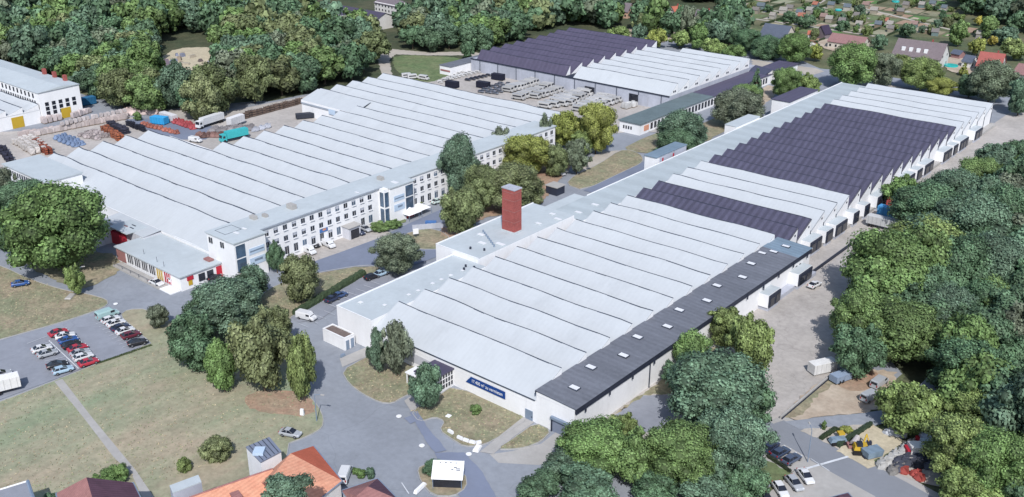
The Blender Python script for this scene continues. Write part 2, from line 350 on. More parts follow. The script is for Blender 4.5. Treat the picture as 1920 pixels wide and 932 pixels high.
sheet('gravel_strip', [(1080, 312), (1130, 285), (1165, 283), (1175, 290), (1125, 310), (1090, 330)], M['grav'])
sheet('lawn', [(1094, 358), (1061, 346), (1078, 329), (1123, 309), (1161, 283), (1182, 282), (1200, 290), (1206, 300), (1198, 309), (1180, 317)], M['lawnb'], smooth=1, kerb=True)
sheet('asphalt_lane', [(1094, 358), (1195, 310), (1210, 302), (1213, 318), (1120, 365)], M['asphd'])
sheet('lawn', [(1160, 283), (1215, 255), (1290, 232), (1330, 240), (1340, 262), (1300, 270), (1240, 290)], M['lawnb'], smooth=1)
sheet('lawn', [(1218, 275), (1235, 255), (1300, 240), (1400, 195), (1440, 190), (1400, 225), (1330, 262), (1290, 272)], M['lawnb'], smooth=1)
sheet('concrete_path', [(1208, 247), (1240, 250), (1262, 240), (1235, 232)], M['conc'])
# asphalt patches on the central road
sheet('asphalt_patch', [(768, 775), (782, 772), (800, 800), (838, 845), (815, 850), (800, 830)], M['patch'])
sheet('asphalt_patch', [(815, 850), (870, 850), (900, 880), (930, 932), (880, 960), (840, 900)], M['patch'])
sheet('asphalt_patch', [(758, 785), (772, 780), (784, 790), (768, 796)], M['patch'])
# bottom right: street, sand lots
sheet('street', [(1420, 800), (1463, 787), (1510, 806), (1580, 842), (1700, 905), (1800, 960), (1700, 1010), (1600, 940), (1500, 880), (1440, 850)], M['roadr'])
sheet('pavement', [(1463, 787), (1475, 783), (1600, 845), (1720, 905), (1810, 955), (1800, 961), (1700, 906), (1580, 843), (1510, 807)], M['conc'])
sheet('pavement', [(1440, 790), (1470, 782), (1480, 786), (1450, 796)], M['conc'])
sheet('parking_bays', [(1425, 860), (1470, 835), (1515, 860), (1520, 862), (1480, 890)], M['conc'])
sheet('paved_area', [(1515, 862), (1560, 888), (1640, 932), (1660, 960), (1420, 990), (1425, 940)], M['conc'])
sheet('grass_verge', [(1405, 868), (1430, 862), (1482, 888), (1435, 915), (1400, 930)], M['lawng'])
sheet('sand_lot', [(1470, 782), (1510, 735), (1570, 702), (1620, 690), (1680, 700), (1672, 760), (1620, 775), (1540, 782), (1490, 789)], M['sand'])
sheet('bare_soil', [(1560, 705), (1600, 690), (1650, 700), (1655, 730), (1600, 735), (1570, 725)], M['soil'], smooth=1)
sheet('grass_verge', [(1466, 784), (1560, 706), (1570, 716), (1530, 745), (1515, 768), (1490, 785)], M['lawnb'])
sheet('asphalt_lane', [(1470, 792), (1620, 776), (1670, 768), (1680, 790), (1640, 800), (1540, 805), (1498, 806)], M['asph'])
sheet('gravel_strip', [(1500, 808), (1640, 796), (1570, 842), (1545, 830)], M['grav'])
sheet('sand_lot', [(1565, 845), (1635, 798), (1700, 830), (1650, 865), (1632, 880)], M['sandy'])
sheet('grass_verge', [(1640, 868), (1700, 828), (1712, 822), (1705, 835), (1660, 868), (1650, 876)], M['lawng'])
sheet('gravel_yard', [(1650, 876), (1705, 836), (1760, 815), (1800, 830), (1770, 890), (1760, 915), (1720, 905)], M['grav'])
sheet('sandy_ground', [(1735, 720), (1765, 700), (1770, 745), (1760, 800), (1735, 810)], M['sand'])
# markings
def line(p, q, wd=.12, name='lane_marking', z=None):
    a = Vector((*G(*p), 0)); b = Vector((*G(*q), 0)); d = (b - a).normalized(); n = Vector((-d.y, d.x, 0)) * wd / 2
    LZ[0] += .0004; z = .2 + LZ[0] * .1 if z is None else z
    return [(a + n).to_tuple()[:2] + (z,), (a - n).to_tuple()[:2] + (z,), (b - n).to_tuple()[:2] + (z,), (b + n).to_tuple()[:2] + (z,)]
ML = MB(); zt = LZ[0] + .006
marks = [((92, 640), (148, 693), .22)]
for i in range(6): marks.append(((44 + i * 8.2 + 7, 646 + i * 8.3), (88 + i * 9, 632 + i * 9.6), .12))
for i in range(9): marks.append(((180 + i * 6.2, 609 + i * 5.5), (196 + i * 6.2, 604.5 + i * 5.5), .12))
for i in range(7): marks.append(((612 + i * 14, 571 - i * 7), (645 + i * 14, 582 - i * 7), .12))
for i in range(4): marks.append(((560 + i * 16, 608 - i * 8), (580 + i * 16, 616 - i * 8), .12))
marks += [((753, 907), (767, 928), .18), ((1500, 884), (1590, 858), .5), ((1520, 862), (1555, 885), .15)]
for p, q, wd in marks: ML.quad(*line(p, q, wd, z=zt))
ML.build('lane_marking', M['mark'], kind='structure')
# ------------------------------------------------------------------ sawtooth halls
def wob(seed):
    r = random.Random(seed); a = [(r.uniform(.03, .12), r.uniform(.03, .35), r.uniform(0, 6)) for _ in range(4)]
    return lambda x: sum(k * math.sin(f * x + p) for k, f, p in a)
def bay(parent, x0, x1, yr, pitch, zr, zv, m, i, cap, front=None, label=None, ylow=None, zlow=None, capw=.3, wb=1.0):
    """one sawtooth bay: slope falling towards -Y from the ridge, glazed back, white gables"""
    n = max(2, int((x1 - x0) / 3)); wz = wob(i * 7 + int(x0)); yl = yr - pitch + .12 if ylow is None else ylow; zl = zv if zlow is None else zlow
    mb = MB(); top = []; bot = []; k = 4
    rows = []
    for j in range(k + 1):
        t = j / k; row = []
        for a in range(n + 1):
            x = x0 + (x1 - x0) * a / n; e = wz(x) * wb * (.3 + .7 * t) * (0 if a in (0, n) else 1)
            row.append((x, yl + (yr - yl) * t + e * .6 * t, zl + (zr - zl) * t + e * .5 + .02))
        rows.append(row)
    for j in range(k):
        for a in range(n): mb.quad(rows[j][a], rows[j][a + 1], rows[j + 1][a + 1], rows[j + 1][a])
    o = mb.build('roof_bay', m, parent)
    if label: o['label'] = label
    g = MB()
    for a in range(n):
        p, q = rows[k][a], rows[k][a + 1]
        g.quad(p, q, (q[0], q[1] + .02, zv), (p[0], p[1] + .02, zv))
    g.build('north_glazing', M['glass'], o)
    for x in (x0 - .02, x1 + .02):
        MB().quad((x, yl, zl - .15), (x, yr, zl - .15), (x, yr, zr), (x, yl, zl)).build('gable', M['white'], o)
    c = MB()
    for a in range(n):
        p, q = rows[k][a], rows[k][a + 1]
        w2 = capw * random.uniform(.6, 1.25)
        c.quad((p[0], p[1] - w2, p[2] + .03 - w2 * (zr - zl) / (yr - yl)), (q[0], q[1] - w2, q[2] + .03 - w2 * (zr - zl) / (yr - yl)), (q[0], q[1] + .06, q[2] + .05), (p[0], p[1] + .06, p[2] + .05))
    c.build('ridge_cap', cap, o)
    return o
# ---- hall one (nearest, longest)
P1 = 8.31; Y1 = 140.2; ZR, ZV = 9.0, 5.2
h1 = thing('factory_hall', 'long near white factory hall with sawtooth roof, dark roof sections and blue banner', 'factory hall', (-128, 270, 0))
wl = MB().box(-152.5, -103.4, 132.3, 406.4, 0, 5.0).build('wall', M['white'], h1)
MB().box(-152.4, -106.1, 132.28, 132.9, 4.0, 5.15).build('parapet', M['white'], h1)
MB().box(-152.4, -106.2, 132.05, 132.3, 5.05, 5.22).build('gutter', M['line'], h1)
for k in range(33):
    dk = k in (12, 13) or 17 <= k <= 27
    xr = -105.9 if Y1 + P1 * k < 232 else -103.4
    yr = Y1 + P1 * k
    if k == 32: yr = 406.4
    b = bay(h1, -152.5, xr, yr, P1, ZR, ZV, M['roofp'] if dk else M['roofw'], k, M['dark'] if dk else M['line'], ylow=132.2 if k == 0 else None,
            label='dark corrugated roof bay' if dk else None, capw=.17 if k < 16 else .13)
    if xr > -104:
        v = MB(); v.box(-103.36, -103.24, yr - 1.7, yr - 1.2, 6.9, 7.4); v.build('gable_vent', M['dark'], b)
        v = MB().tube((-103.25, yr + .05, .6), (-103.25, yr + .05, 5.6), .11); v.build('downpipe', M['line'], h1)
        v = MB(); a = (yr - P1 + .2, ZV + .05); c = (yr, ZR)
        v.quad((-103.33, a[0], a[1]), (-103.33, c[0], c[1] + .05), (-103.33, c[0], c[1] - .3), (-103.33, a[0] + .4, a[1] - .12)); v.build('verge_trim', M['dark'] if dk else M['linew'], b)
# purple-on-white: loading side strip roof
sb = MB().box(-105.95, -96.6, 132.25, 233.6, 0, 6.6).build('side_aisle_wall', M['white'], h1)
st = MB(); st.quad((-106.1, 132.0, 7.6), (-96.1, 132.0, 7.2), (-96.1, 225.4, 7.2), (-106.1, 225.4, 7.6)); st.quad((-106.1, 132.0, 7.5), (-96.1, 132.0, 7.1), (-96.1, 132.0, 7.2), (-106.1, 132.0, 7.6), mi=1)
st.quad((-106.1, 132.0, 6.5), (-106.1, 233.8, 6.5), (-106.1, 233.8, 7.6), (-106.1, 132.0, 7.6), mi=1)
st.build('side_aisle_roof', [M['strip'], M['line']], h1, label='dark grey sheet roof strip with rooflights')
s2 = MB(); s2.quad((-106.1, 225.4, 7.6), (-96.1, 225.4, 7.2), (-96.1, 233.8, 7.2), (-106.1, 233.8, 7.6)); s2.quad((-96.1, 233.8, 7.2), (-106.1, 233.8, 7.6), (-106.1, 233.8, 5), (-96.6, 233.75, 5), mi=1)
s2.build('side_aisle_roof', [M['stripb'], M['white']], h1, label='lighter blue grey end of the sheet roof strip')
MB().box(-105.9, -96.55, 132.2, 132.35, 6.5, 7.15).build('parapet', M['white'], h1)
MB().box(-96.58, -96.2, 132.3, 233.6, 5.9, 7.08).build('fascia', M['dark'], h1)
for i in range(10):
    y = 137.8 + i * 8.42; x = -100.9 if i % 2 == 0 else -103.1; z = 7.2 + (-96.1 - x) * .04
    f = MB().box(x - 1.1, x + 1.1, y - .75, y + .75, z, z + .22).build('rooflight', M['line'], h1)
    MB().box(x - .95, x + .95, y - .6, y + .6, z + .225, z + .27).build('pane', mat('rooflight_pane', srgb(215, 216, 220), .4, .05) if i == 0 else bpy.data.materials['rooflight_pane'], f)
for x_, y_ in ((-104.2, 221.5), (-101.6, 229.5), (-102.4, 224.2)):
    f = MB().box(x_ - 1.1, x_ + 1.1, y_ - .65, y_ + .65, 7.4, 7.62).build('rooflight', M['line'], h1); MB().box(x_ - .95, x_ + .95, y_ - .5, y_ + .5, 7.625, 7.67).build('pane', bpy.data.materials['rooflight_pane'], f)
for y in (158, 176, 193, 208):
    MB().tube((-96.4, y, 0), (-96.4, y, 5.9), .13).build('downpipe', M['line'], h1)
for y in range(135, 232, 8): MB().box(-96.2, -96.0, y, y + .3, 5.3, 6.6).build('bracket', M['dark'], h1)
for y in (225.5, 227.6): MB().box(-96.6, -96.5, y, y + .9, 3.2, 4.6).build('window', M['glass'], h1)
# banner
bn = MB(); bn.quad((-124.6, 132.1, 2.35), (-113.8, 132.1, 2.35), (-113.8, 132.1, 4.1), (-123.1, 132.1, 4.1)); bn.quad((-124.6, 132.2, 2.35), (-113.8, 132.2, 2.35), (-113.8, 132.1, 2.35), (-124.6, 132.1, 2.35))
bn = bn.build('banner', M['blue'], h1, label='blue banner reading 17.400 m² zu vermieten')
def text(body, size, loc, rot, m, parent, name='lettering', sx=1.0):
    cu = bpy.data.curves.new(name, 'FONT'); cu.body = body; cu.size = size; cu.align_x = 'CENTER'; cu.align_y = 'CENTER'; cu.offset = size * .004; cu.space_character = 1.06; cu.extrude = .01
    to = bpy.data.objects.new(name, cu); COL.objects.link(to)
    dg = bpy.context.evaluated_depsgraph_get(); dg.update()
    me = bpy.data.meshes.new_from_object(to.evaluated_get(dg)); bpy.data.objects.remove(to)
    ob = bpy.data.objects.new(name, me); COL.objects.link(ob); me.materials.clear(); me.materials.append(m); ob.parent = parent
    o = org(parent); ob.location = (loc[0] - o[0], loc[1] - o[1], loc[2] - o[2]); ob.rotation_euler = rot; ob.scale = (sx, 1, 1)
    return ob
text('17.400 m² zu vermieten', 1.08, (-118.7, 132.06, 3.2), (math.pi / 2, 0, 0), M['white'], bn, sx=.76)
text('www.', .35, (-112, 132.2, 2.9), (math.pi / 2, 0, 0), M['linew'], h1) if False else None
# door, shutter
d = MB().box(-108.7, -106.8, 132.18, 132.3, .02, 2.3).build('door', M['steel'], h1)
MB().box(-107.0, -106.85, 132.1, 132.17, .9, 1.2).build('handle', M['dark'], d)
s = MB().box(-101.8, -97.3, 132.15, 132.25, .02, 3.0).build('shutter_door', M['asphd'], h1); MB().box(-102, -97.1, 131.6, 132.2, 3.0, 3.5).build('shutter_box', M['steel'], s)
MB().box(-102.0, -101.8, 131.9, 132.2, .02, 3.0).build('door_frame', M['dark'], s)
# glazed porch
pr = MB().box(-133.3, -128.2, 126.3, 132.2, 0, .35); pr.box(-133.3, -128.2, 126.3, 126.45, .35, 4.0); pr = pr.build('porch', M['white'], h1)
MB().box(-133.6, -127.9, 126.0, 132.25, 4.0, 4.25).build('porch_roof', M['roofp3'], pr)
MB().box(-133.1, -128.3, 126.6, 132.2, .35, 4.0).build('porch_glass', M['glass'], pr)
fr = MB()
for i in range(8): y = 126.5 + i * .8; fr.box(-128.3, -128.18, y, y + .14, .3, 4.0)
for z in (.3, 1.5, 2.7, 3.85): fr.box(-128.29, -128.2, 126.5, 132.2, z, z + .13)
fr.build('porch_frame', M['white'], pr)
MB().box(-136.5, -133.5, 126.2, 129.4, 2.6, 2.8).build('canopy', M['white'], h1)
MB().box(-136.3, -136.1, 126.4, 126.6, 0, 2.6).build('canopy_post', M['white'], h1)
MB().quad((-151, 132.26, .8), (-137, 132.26, 1.2), (-134, 132.26, 3.2), (-151, 132.26, 3.6)).build('stained_wall_panel', M['whited'], h1)
# left annexe with flat roofs
an = MB().box(-163.9, -152.55, 131.5, 169.9, 0, 7.4, top=1).build('flat_annexe', [M['white'], M['flat']], h1)
MB().box(-169.9, -155.2, 170, 209.6, 0, 8.6, top=1).build('flat_annexe', [M['white'], M['flat']], h1, label='raised flat roofed block at the chimney foot')
MB().box(-168.2, -163.5, 209.7, 227, 0, 7.0, top=1).build('flat_annexe', [M['white'], M['flat']], h1)
MB().box(-163.6, -152.55, 209.7, 406.4, 0, 7.5, top=1).build('flat_annexe', [M['white'], M['flat2']], h1, label='long banded flat roof along the hall')
MB().box(-170, -167.5, 262, 262.01, 0, .1) 
for (a, b_, c, d_, z) in ((-163.95, -163.7, 131.45, 169.9, 7.4), (-169.95, -169.7, 170, 209.6, 8.6), (-163.65, -163.45, 227, 406.4, 7.5)):
    MB().box(a, b_, c, d_, z, z + .22).build('parapet', M['white'], h1)
MB().box(-163.7, -152.6, 131.45, 131.65, 7.4, 7.62).build('parapet', M['white'], h1)
MB().box(-169.7, -155.2, 169.95, 170.15, 8.6, 8.82).build('parapet', M['white'], h1)
rl = bpy.data.materials['rooflight_pane']
for (x, y, z, sx, sy) in [(-160.8, 136, 7.4, 1, 1), (-155.6, 138.6, 7.4, .8, .8), (-155.3, 146, 7.4, .8, .8), (-155.2, 149, 7.4, .8, .8), (-155.4, 154, 7.4, .8, .8), (-155.4, 157, 7.4, .8, .8), (-155.3, 160.2, 7.4, .9, .8), (-155, 164, 7.4, .9, .6),
                          (-161, 178, 8.6, 2.2, 1.2), (-157, 180.5, 8.6, 2.6, 1.2), (-165, 182, 8.6, 2, 1.2), (-158.5, 198, 8.6, 1.6, 1), (-156.5, 204, 8.6, 2.2, 1), (-160, 206, 8.6, 1.6, 1), (-157, 214, 7.5, 2, 1), (-157, 222, 7.5, 2, 1)]:
    f = MB().box(x - sx / 2 - .1, x + sx / 2 + .1, y - sy / 2 - .1, y + sy / 2 + .1, z + .002, z + .25).build('rooflight', M['flat'], h1); MB().box(x - sx / 2, x + sx / 2, y - sy / 2, y + sy / 2, z + .252, z + .3).build('pane', rl, f)
for i in range(8):
    MB().tube((-166 + i * 1.25, 184 - i * .8, 8.6), (-166 + i * 1.25, 184 - i * .8, 9.3), .22).build('roof_vent', M['steel'], h1)
for (x, y) in ((-156.2, 166.5), (-154, 167.2), (-155.3, 164.9), (-161, 173.5), (-157.6, 175)):
    MB().tube((x, y, 7.4 if y < 170 else 8.6), (x, y, 8.0 if y < 170 else 9.2), .28).build('roof_vent', M['dark'], h1)
# chimney
ch = thing('brick_chimney', 'tall square red brick chimney on the flat roof of the near hall', 'chimney', (-161.2, 190, 8.6))
cm = MB(); cm.obox(-161.2, 190, 4.3, 3.0, 0, 8.6, 20.6, taper=.97); cm.build('shaft', M['brick'], ch)
cc = MB(); cc.obox(-161.2, 190, 4.5, 3.2, 0, 20.5, 20.8); cc.obox(-161.2, 190, 3.6, 2.3, 0, 20.8, 21.0); cc.build('cap', M['greyw'], ch)
MB().obox(-161.2, 190, 5.2, 3.8, 0, 8.62, 8.9).build('plinth', M['flat'], ch)
bd = MB()
for z in (11.5, 14.5, 17.5, 19.6): bd.obox(-161.2, 190, 4.34, 3.04, 0, z, z + .1)
bd.build('band', M['pink'], ch)
# roof sheds on the west side
def simple_block(name, label, cat, x0, x1, y0, y1, z, wm, rm, over=.25, slope=0, doors=(), wins=(), group=None):
    t = thing(name, label, cat, ((x0 + x1) / 2, (y0 + y1) / 2, 0), group=group)
    MB().box(x0, x1, y0, y1, 0, z).build('wall', wm, t)
    r = MB(); n = len(r.v); o = over
    r.v += [(x0 - o, y0 - o, z + .01), (x1 + o, y0 - o, z + .01), (x1 + o, y1 + o, z + .01), (x0 - o, y1 + o, z + .01), (x0 - o, y0 - o, z + .26 + slope), (x1 + o, y0 - o, z + .26), (x1 + o, y1 + o, z + .26), (x0 - o, y1 + o, z + .26 + slope)]
    for f in [(0, 3, 2, 1), (4, 5, 6, 7), (0, 1, 5, 4), (1, 2, 6, 5), (2, 3, 7, 6), (3, 0, 4, 7)]: r.f.append(f); r.m.append(0)
    r.build('roof', rm, t)
    return t
t = simple_block('tall_shed', 'tall shed with blue grey roof and grey side standing at the near hall', 'shed', -169.5, -165.2, 266.5, 285, 8.8, M['white'], M['stripb'])
MB().box(-165.18, -165.1, 268.5, 285, 5.5, 8.6).build('side_cladding', M['greyw'], t)
for y in (270, 276.5): MB().box(-165.08, -165.02, y, y + .8, 6.4, 8.0).build('window', M['red'], t)
t = simple_block('tall_shed', 'low white flat roofed block on the hall edge beside the street lamp', 'shed', -168.3, -163.7, 316.5, 334, 8.2, M['white'], M['flat'], over=.1)
t = simple_block('tall_shed', 'violet roofed white shed behind the far corner of the near hall', 'shed', -172, -164.5, 360, 385, 8.2, M['white'], M['roofp3'])
# docks
dmat = M['dark']
def dock(y0, y1, X=-103.4, dep=3.3, h=4.6):
    o = MB().box(X + .02, X + dep, y0, y1, 1.0, h).build('dock_house', M['white'], h1)
    MB().box(X + dep, X + dep + .35, y0 + .15, y1 - .15, 1.15, h - .15).build('dock_shelter', dmat, o)
    n = max(1, round((y1 - y0) / 3.2)); w_ = (y1 - y0) / n
    for i in range(n): MB().box(X + dep + .35, X + dep + .42, y0 + i * w_ + .5, y0 + (i + 1) * w_ - .5, 1.2, h - .9).build('dock_door', M['glass'], o)
    MB().box(X + .1, X + dep - .05, y0 + .1, y1 - .1, h + .002, h + .1).build('dock_roof', M['flat'], o)
    MB().box(X + .02, X + dep, y0 + .3, y1 - .3, .02, .99).build('dock_base', M['greyw'], o)
for ya, yb in ((379.7, 387.5), (363.2, 371.8), (356.6, 360.8), (346.6, 354.6), (328.7, 336.5), (321.8, 326.2), (311.8, 319.4), (242.8, 250.0), (252.9, 257.2), (259.2, 266.8), (271.5, 275.2), (279.5, 283), (289, 297)):
    dock(ya, yb, dep=2.7, h=4.5)
dock(222, 229.5, X=-96.6, dep=2.6, h=4.3); dock(206, 212, X=-96.6, dep=2.6, h=4.3)
MB().box(-103.38, -101.3, 236.5, 408, .02, 1.05).build('loading_platform', M['conc'], h1)
MB().box(-96.55, -94.2, 229.6, 233.4, .02, 1.1).build('loading_platform', M['greyw'], h1)
MB().box(-96.55, -94.6, 212.2, 221.8, .02, 1.1).build('loading_platform', M['greyw'], h1)
rw = thing('retaining_wall', 'low dark retaining wall beside the ramp along the loading side', 'wall', (-95, 240, 0))
MB().box(-95.6, -95.3, 234, 258, 0, .9).build('wall', M['dark'], rw)
# ---- hall two (left, with the office block)
P2 = 8.57; Y2 = 143.9
h2 = thing('factory_hall', 'left white factory hall with stepped sawtooth roof beside the office block', 'factory hall', (-270, 210, 0))
MB().box(-317.8, -218, 134.2, 186, 0, 5.0).build('wall', M['white'], h2)
MB().box(-286.3, -218, 186, 246, 0, 5.0).build('wall', M['white'], h2)
MB().box(-317.8, -218, 245.2, 288.3, 0, 5.0).build('wall', M['white'], h2)
MB().box(-317.8, -286.4, 245.0, 245.2, 5.0, 6.3).build('parapet', M['white'], h2)
for k in range(18):
    yr = Y2 + P2 * k; x0 = -317.8 if (k <= 4 or k >= 12) else -286.3
    if k == 12: x0 = -286.3
    yl = None
    if k == 0: yl = 134.1
    if k >= 13 or k < 12 or k == 12:
        bay(h2, x0, -219.5 if k > 15 else -217, yr, P2, ZR, ZV, M['roofw'], 100 + k, M['line'], ylow=yl, zlow=4.9 if k == 0 else None, capw=.24 if k < 9 else .18, wb=1.15)
    if k > 16: break
bay(h2, -317.8, -286.3, Y2 + P2 * 12.84, 10, ZR, ZV + 1, M['roofw'], 150, M['line'], capw=.22) if False else None
# west part of the twelfth gap: long slope above the sign wall
mbx = MB(); mbx.quad((-317.8, 245, 6.3), (-286.35, 245, 6.3), (-286.35, Y2 + P2 * 12.84 - .02, 9.02), (-317.8, Y2 + P2 * 12.84 - .02, 9.02)); mbx.build('roof_bay', M['roofw'], h2)
MB().box(-317.8, -286.5, 244.85, 244.99, 4.9, 5.5).build('lettering_strip', M['linew'], h2)
MB().box(-301, -297, 244.8, 244.84, 3.6, 5.6).build('sign_panel', M['board'], h2)
# lower roofs on the front of hall two
fs = MB(); fs.quad((-262, 128.5, 4.6), (-240.5, 128.5, 4.6), (-240.5, 134.05, 5.0), (-262, 134.05, 5.0)); fs.build('lean_to_roof', M['roofw'], h2)
MB().box(-262, -240.5, 128.6, 134.1, 0, 4.5).build('lean_to_wall', M['whited'], h2)
MB().box(-254.5, -245.5, 126.5, 133.2, 4.7, 5.0).build('flat_lean_to_roof', M['flat'], h2)
MB().box(-254.3, -249.5, 126.6, 128.5, .05, 3.6).build('red_gate', M['red'], h2)
MB().box(-255.2, -254.3, 122, 128.5, 0, 4.4).build('whitewashed_wall', M['whited'], h2)
for i, (x, y) in enumerate(((-250.8, 129.5), (-248.2, 129.8), (-249.5, 131.2))):
    MB().box(x - .9, x + .9, y - .15, y + .15, 5.002, 5.12).build('roof_duct', M['pink'] if i == 0 else M['line'], h2)
# front-left two-storey block
tb = thing('two_storey_block', 'white two storey block with window rows at the left end of the left hall', 'building', (-303, 132, 0))
MB().box(-316.4, -289.6, 126.6, 138.3, 0, 9.6).build('wall', M['white'], tb)
MB().box(-316.8, -289.3, 126.3, 138.6, 9.61, 9.95).build('roof', M['flat'], tb)
for row, z in ((0, 7.2), (1, 3.6)):
    for i in range(13):
        x = -315.2 + i * 1.5
        MB().box(x, x + .85, 126.52, 126.6, z, z + 1.6).build('window', M['glass'], tb)
for i in range(2): MB().box(-289.6, -289.5, 133 + i * 3, 134 + i * 3, 7, 8.3).build('window', M['glass'], tb) if False else None
# ---- cafe / shop building
cf = thing('low_shop_building', 'low white shop building with red, yellow and black front panels', 'building', (-226, 127, 0))
MB().box(-241.8, -211.6, 121.2, 133.9, 0, 3.9).build('wall', M['white'], cf)
MB().box(-242.3, -211.1, 120.7, 133.95, 3.92, 4.2).build('roof', M['flat'], cf)
for i in range(7):
    x = -236.5 + i * 3.5; m = [M['glass'], M['glass'], M['glass'], M['glass'], M['yellow'], M['red'], M['red']][i]
    if i == 6: continue
    f = MB().box(x, x + 2.9, 121.1, 121.2, .5 if i > 3 else 1.0, 3.5).build('window', m if i > 3 else M['glass'], cf)
    fm = MB()
    for j in range(4): fm.box(x + j * .93, x + j * .93 + .12, 121.02, 121.09, .5, 3.6)
    fm.box(x, x + 2.9, 121.0, 121.08, 3.5, 3.66); fm.build('frame', M['white'], f)
hd = MB(); hd.box(-216.9, -216.2, 120.97, 121.0, 1.3, 2.4); hd.box(-217.3, -215.8, 120.97, 121.0, 1.9, 2.3); hd.build('white_symbol', M['white'], cf)
for y, m, z0, z1 in ((123, 'red', 2.3, 3.3), (123.3, 'yellow', .9, 2.2), (126.3, 'glass', 1, 3.0), (126.4, 'yellow', 1, 2.0), (128.8, 'glass', .8, 3.0), (128.9, 'yellow', 1.6, 2.3), (131.6, 'red', .05, 3.2)):
    MB().box(-211.6, -211.52 - (0.05 if z0 in (.9, 1.6) or (m == 'yellow') else 0) + .1, y, y + (1.8 if m != 'yellow' else 1.1), z0, z1).build('door' if y > 131 else 'window', M[m], cf)
MB().box(-241.85, -237.5, 121.1, 121.2, .3, 3.4).build('entrance_panel', M['pink'], cf)  # flat reddish panel marks the entrance
MB().box(-239, -217, 118.0, 120.6, .02, .5).build('terrace', M['conc'], cf)
MB().box(-217, -212, 118.2, 121, .02, .25).build('doorstep', M['white'], cf)
for i in range(6): MB().tube((-238.5 + i * 4, 118.2, .5), (-238.5 + i * 4, 118.2, 1.4), .06).build('railing_post', M['line'], cf)
MB().tube((-238.5, 118.2, 1.4), (-218.5, 118.2, 1.4), .05).build('rail', M['line'], cf)
MB().box(-216, -213.5, 131, 132.5, 4.2, 4.7).build('air_conditioner', M['pink'], cf)
for x, y in ((-231, 123), (-224, 122.5), (-220, 122)): MB().tube((x, y, 4.2), (x, y, 5.6), .05).build('aerial', M['dark'], cf)
# ---- office block
OX = -207.6; OZ = 11.0
of = thing('office_block', 'three storey white office block with square windows along the left hall', 'office building', (-212, 195, 0))
MB().box(-216.6, OX, 133.2, 268, 0, OZ - .02).build('wall', M['white'], of)
MB().box(-217, OX + .35, 132.9, 268.3, OZ, OZ + .3).build('roof', M['flat'], of)
MB().box(OX + .2, OX + .5, 142.9, 186.2, OZ - .12, OZ + .24).build('gutter', M['linew'], of)
TW = []
for (y0, y1) in ((133.0, 142.6), (186.8, 196.2)):
    t_ = MB().box(OX + .02, -204.5, y0, y1, 0, OZ + .02).build('stair_tower', M['white'], of); TW.append(t_)
    MB().box(OX - .3, -204.2, y0 - .25, y1 + .25, OZ + .04, OZ + .36).build('tower_roof', M['flat'], t_)
    gy0, gy1 = (y0 + .4, y0 + 3.2) if y0 < 140 else (y1 - 3.4, y1 - .4)
    for z0, z1 in ((6.9, 10.3), (2.9, 6.5)): MB().box(-204.5, -204.42, gy0, gy1, z0, z1).build('stair_window', M['glassb'], t_)
    MB().box(-204.5, -204.4, gy0, gy1, .1, 2.5).build('entrance_door', M['red'], t_)
    by0, by1 = (y0 + 4.2, y1 - .6) if y0 < 140 else (y0 + 1.2, y1 - 4.0)
    for z0, z1 in ((6.6, 8.3), (3.6, 5.6)):
        b_ = MB().box(-204.5, -204.4, by0, by1, z0, z1).build('sign_board', M['board'], t_)
    g_ = MB(); g_.box(-204.4, -204.36, by0 + .3, by1 - .3, 7.3, 7.65); g_.box(-204.4, -204.36, by0 + 1.4, by1 - .9, 4.5, 5.1); g_.build('sign_lettering', M['steel'], t_)
MB().box(OX + .02, -205.2, 185.0, 186.7, 0, OZ).build('glazed_bay', M['white'], of)
for z0, z1 in ((5.6, 10.0), (.8, 5.0)): MB().quad((OX + .5, 184.95, z0), (-205.5, 184.95, z0), (-205.5, 184.95, z1), (OX + .5, 184.95, z1)).build('stair_window', M['glassb'], of)
for (z0, z1) in ((5.6, 10.0), (.8, 5.0)): MB().box(-205.2, -205.1, 185.1, 186.6, z0, z1).build('stair_window', M['glassb'], of)
WR = random.Random(5)
for row, (z0, z1) in enumerate(((8.65, 9.95), (5.5, 6.8), (1.6, 3.7))):
    for i in range(42):
        y = 144.6 + 3.02 * i
        if y > 266 or (184 < y + 1 < 197.0) or (row == 2 and 25 > i > 24): continue
        if row == 2 and 170.5 < y < 175: continue
        f = MB().box(OX, OX + .03, y - .12, y + 1.32, z0 - .1, z1 + .1).build('window', M['linew'], of)
        MB().box(OX + .03, OX + .05, y, y + 1.2, z0, z1).build('pane', M[WR.choice(['glass', 'glass', 'glass', 'glassb', 'glass'])], f)
        if WR.random() < .35: MB().box(OX + .052, OX + .06, y + .03, y + 1.17, z1 - WR.uniform(.3, .8), z1 - .02).build('blind', M['greyw'], f)
        MB().box(OX + .052, OX + .075, y + .57, y + .63, z0, z1).build('mullion', M['white'], f)
        MB().box(OX + .05, OX + .34, y - .15, y + 1.35, z0 - .3, z0 - .12).build('sill', M['white'], f)
for i in range(2):
    for z in (8.6,):
        for j in range(2): MB().box(-215.5 + i * 5 + j * .9, -215.1 + i * 5 + j * .9, 133.05 - .1, 133.18, z, z + 1.5).build('window', M['glass'], of)
en = MB().box(OX + .02, -204.6, 170.6, 174.8, 0, 3.6).build('entrance_porch', M['whited'], of); MB().box(-204.6, -204.5, 171.2, 174.2, .1, 2.9).build('entrance_door', M['glass'], en)
MB().box(OX - .5, -204.2, 170.3, 175.1, 3.62, 3.8).build('porch_roof', M['conc'], en)
MB().box(OX + .06, OX + .2, 162.6, 165.4, 4.0, 5.0).build('coloured_sign', M['tarp'], of); MB().box(OX + .2, OX + .24, 163.6, 164.8, 4.4, 4.95).build('sign_lettering', M['orange'], of)
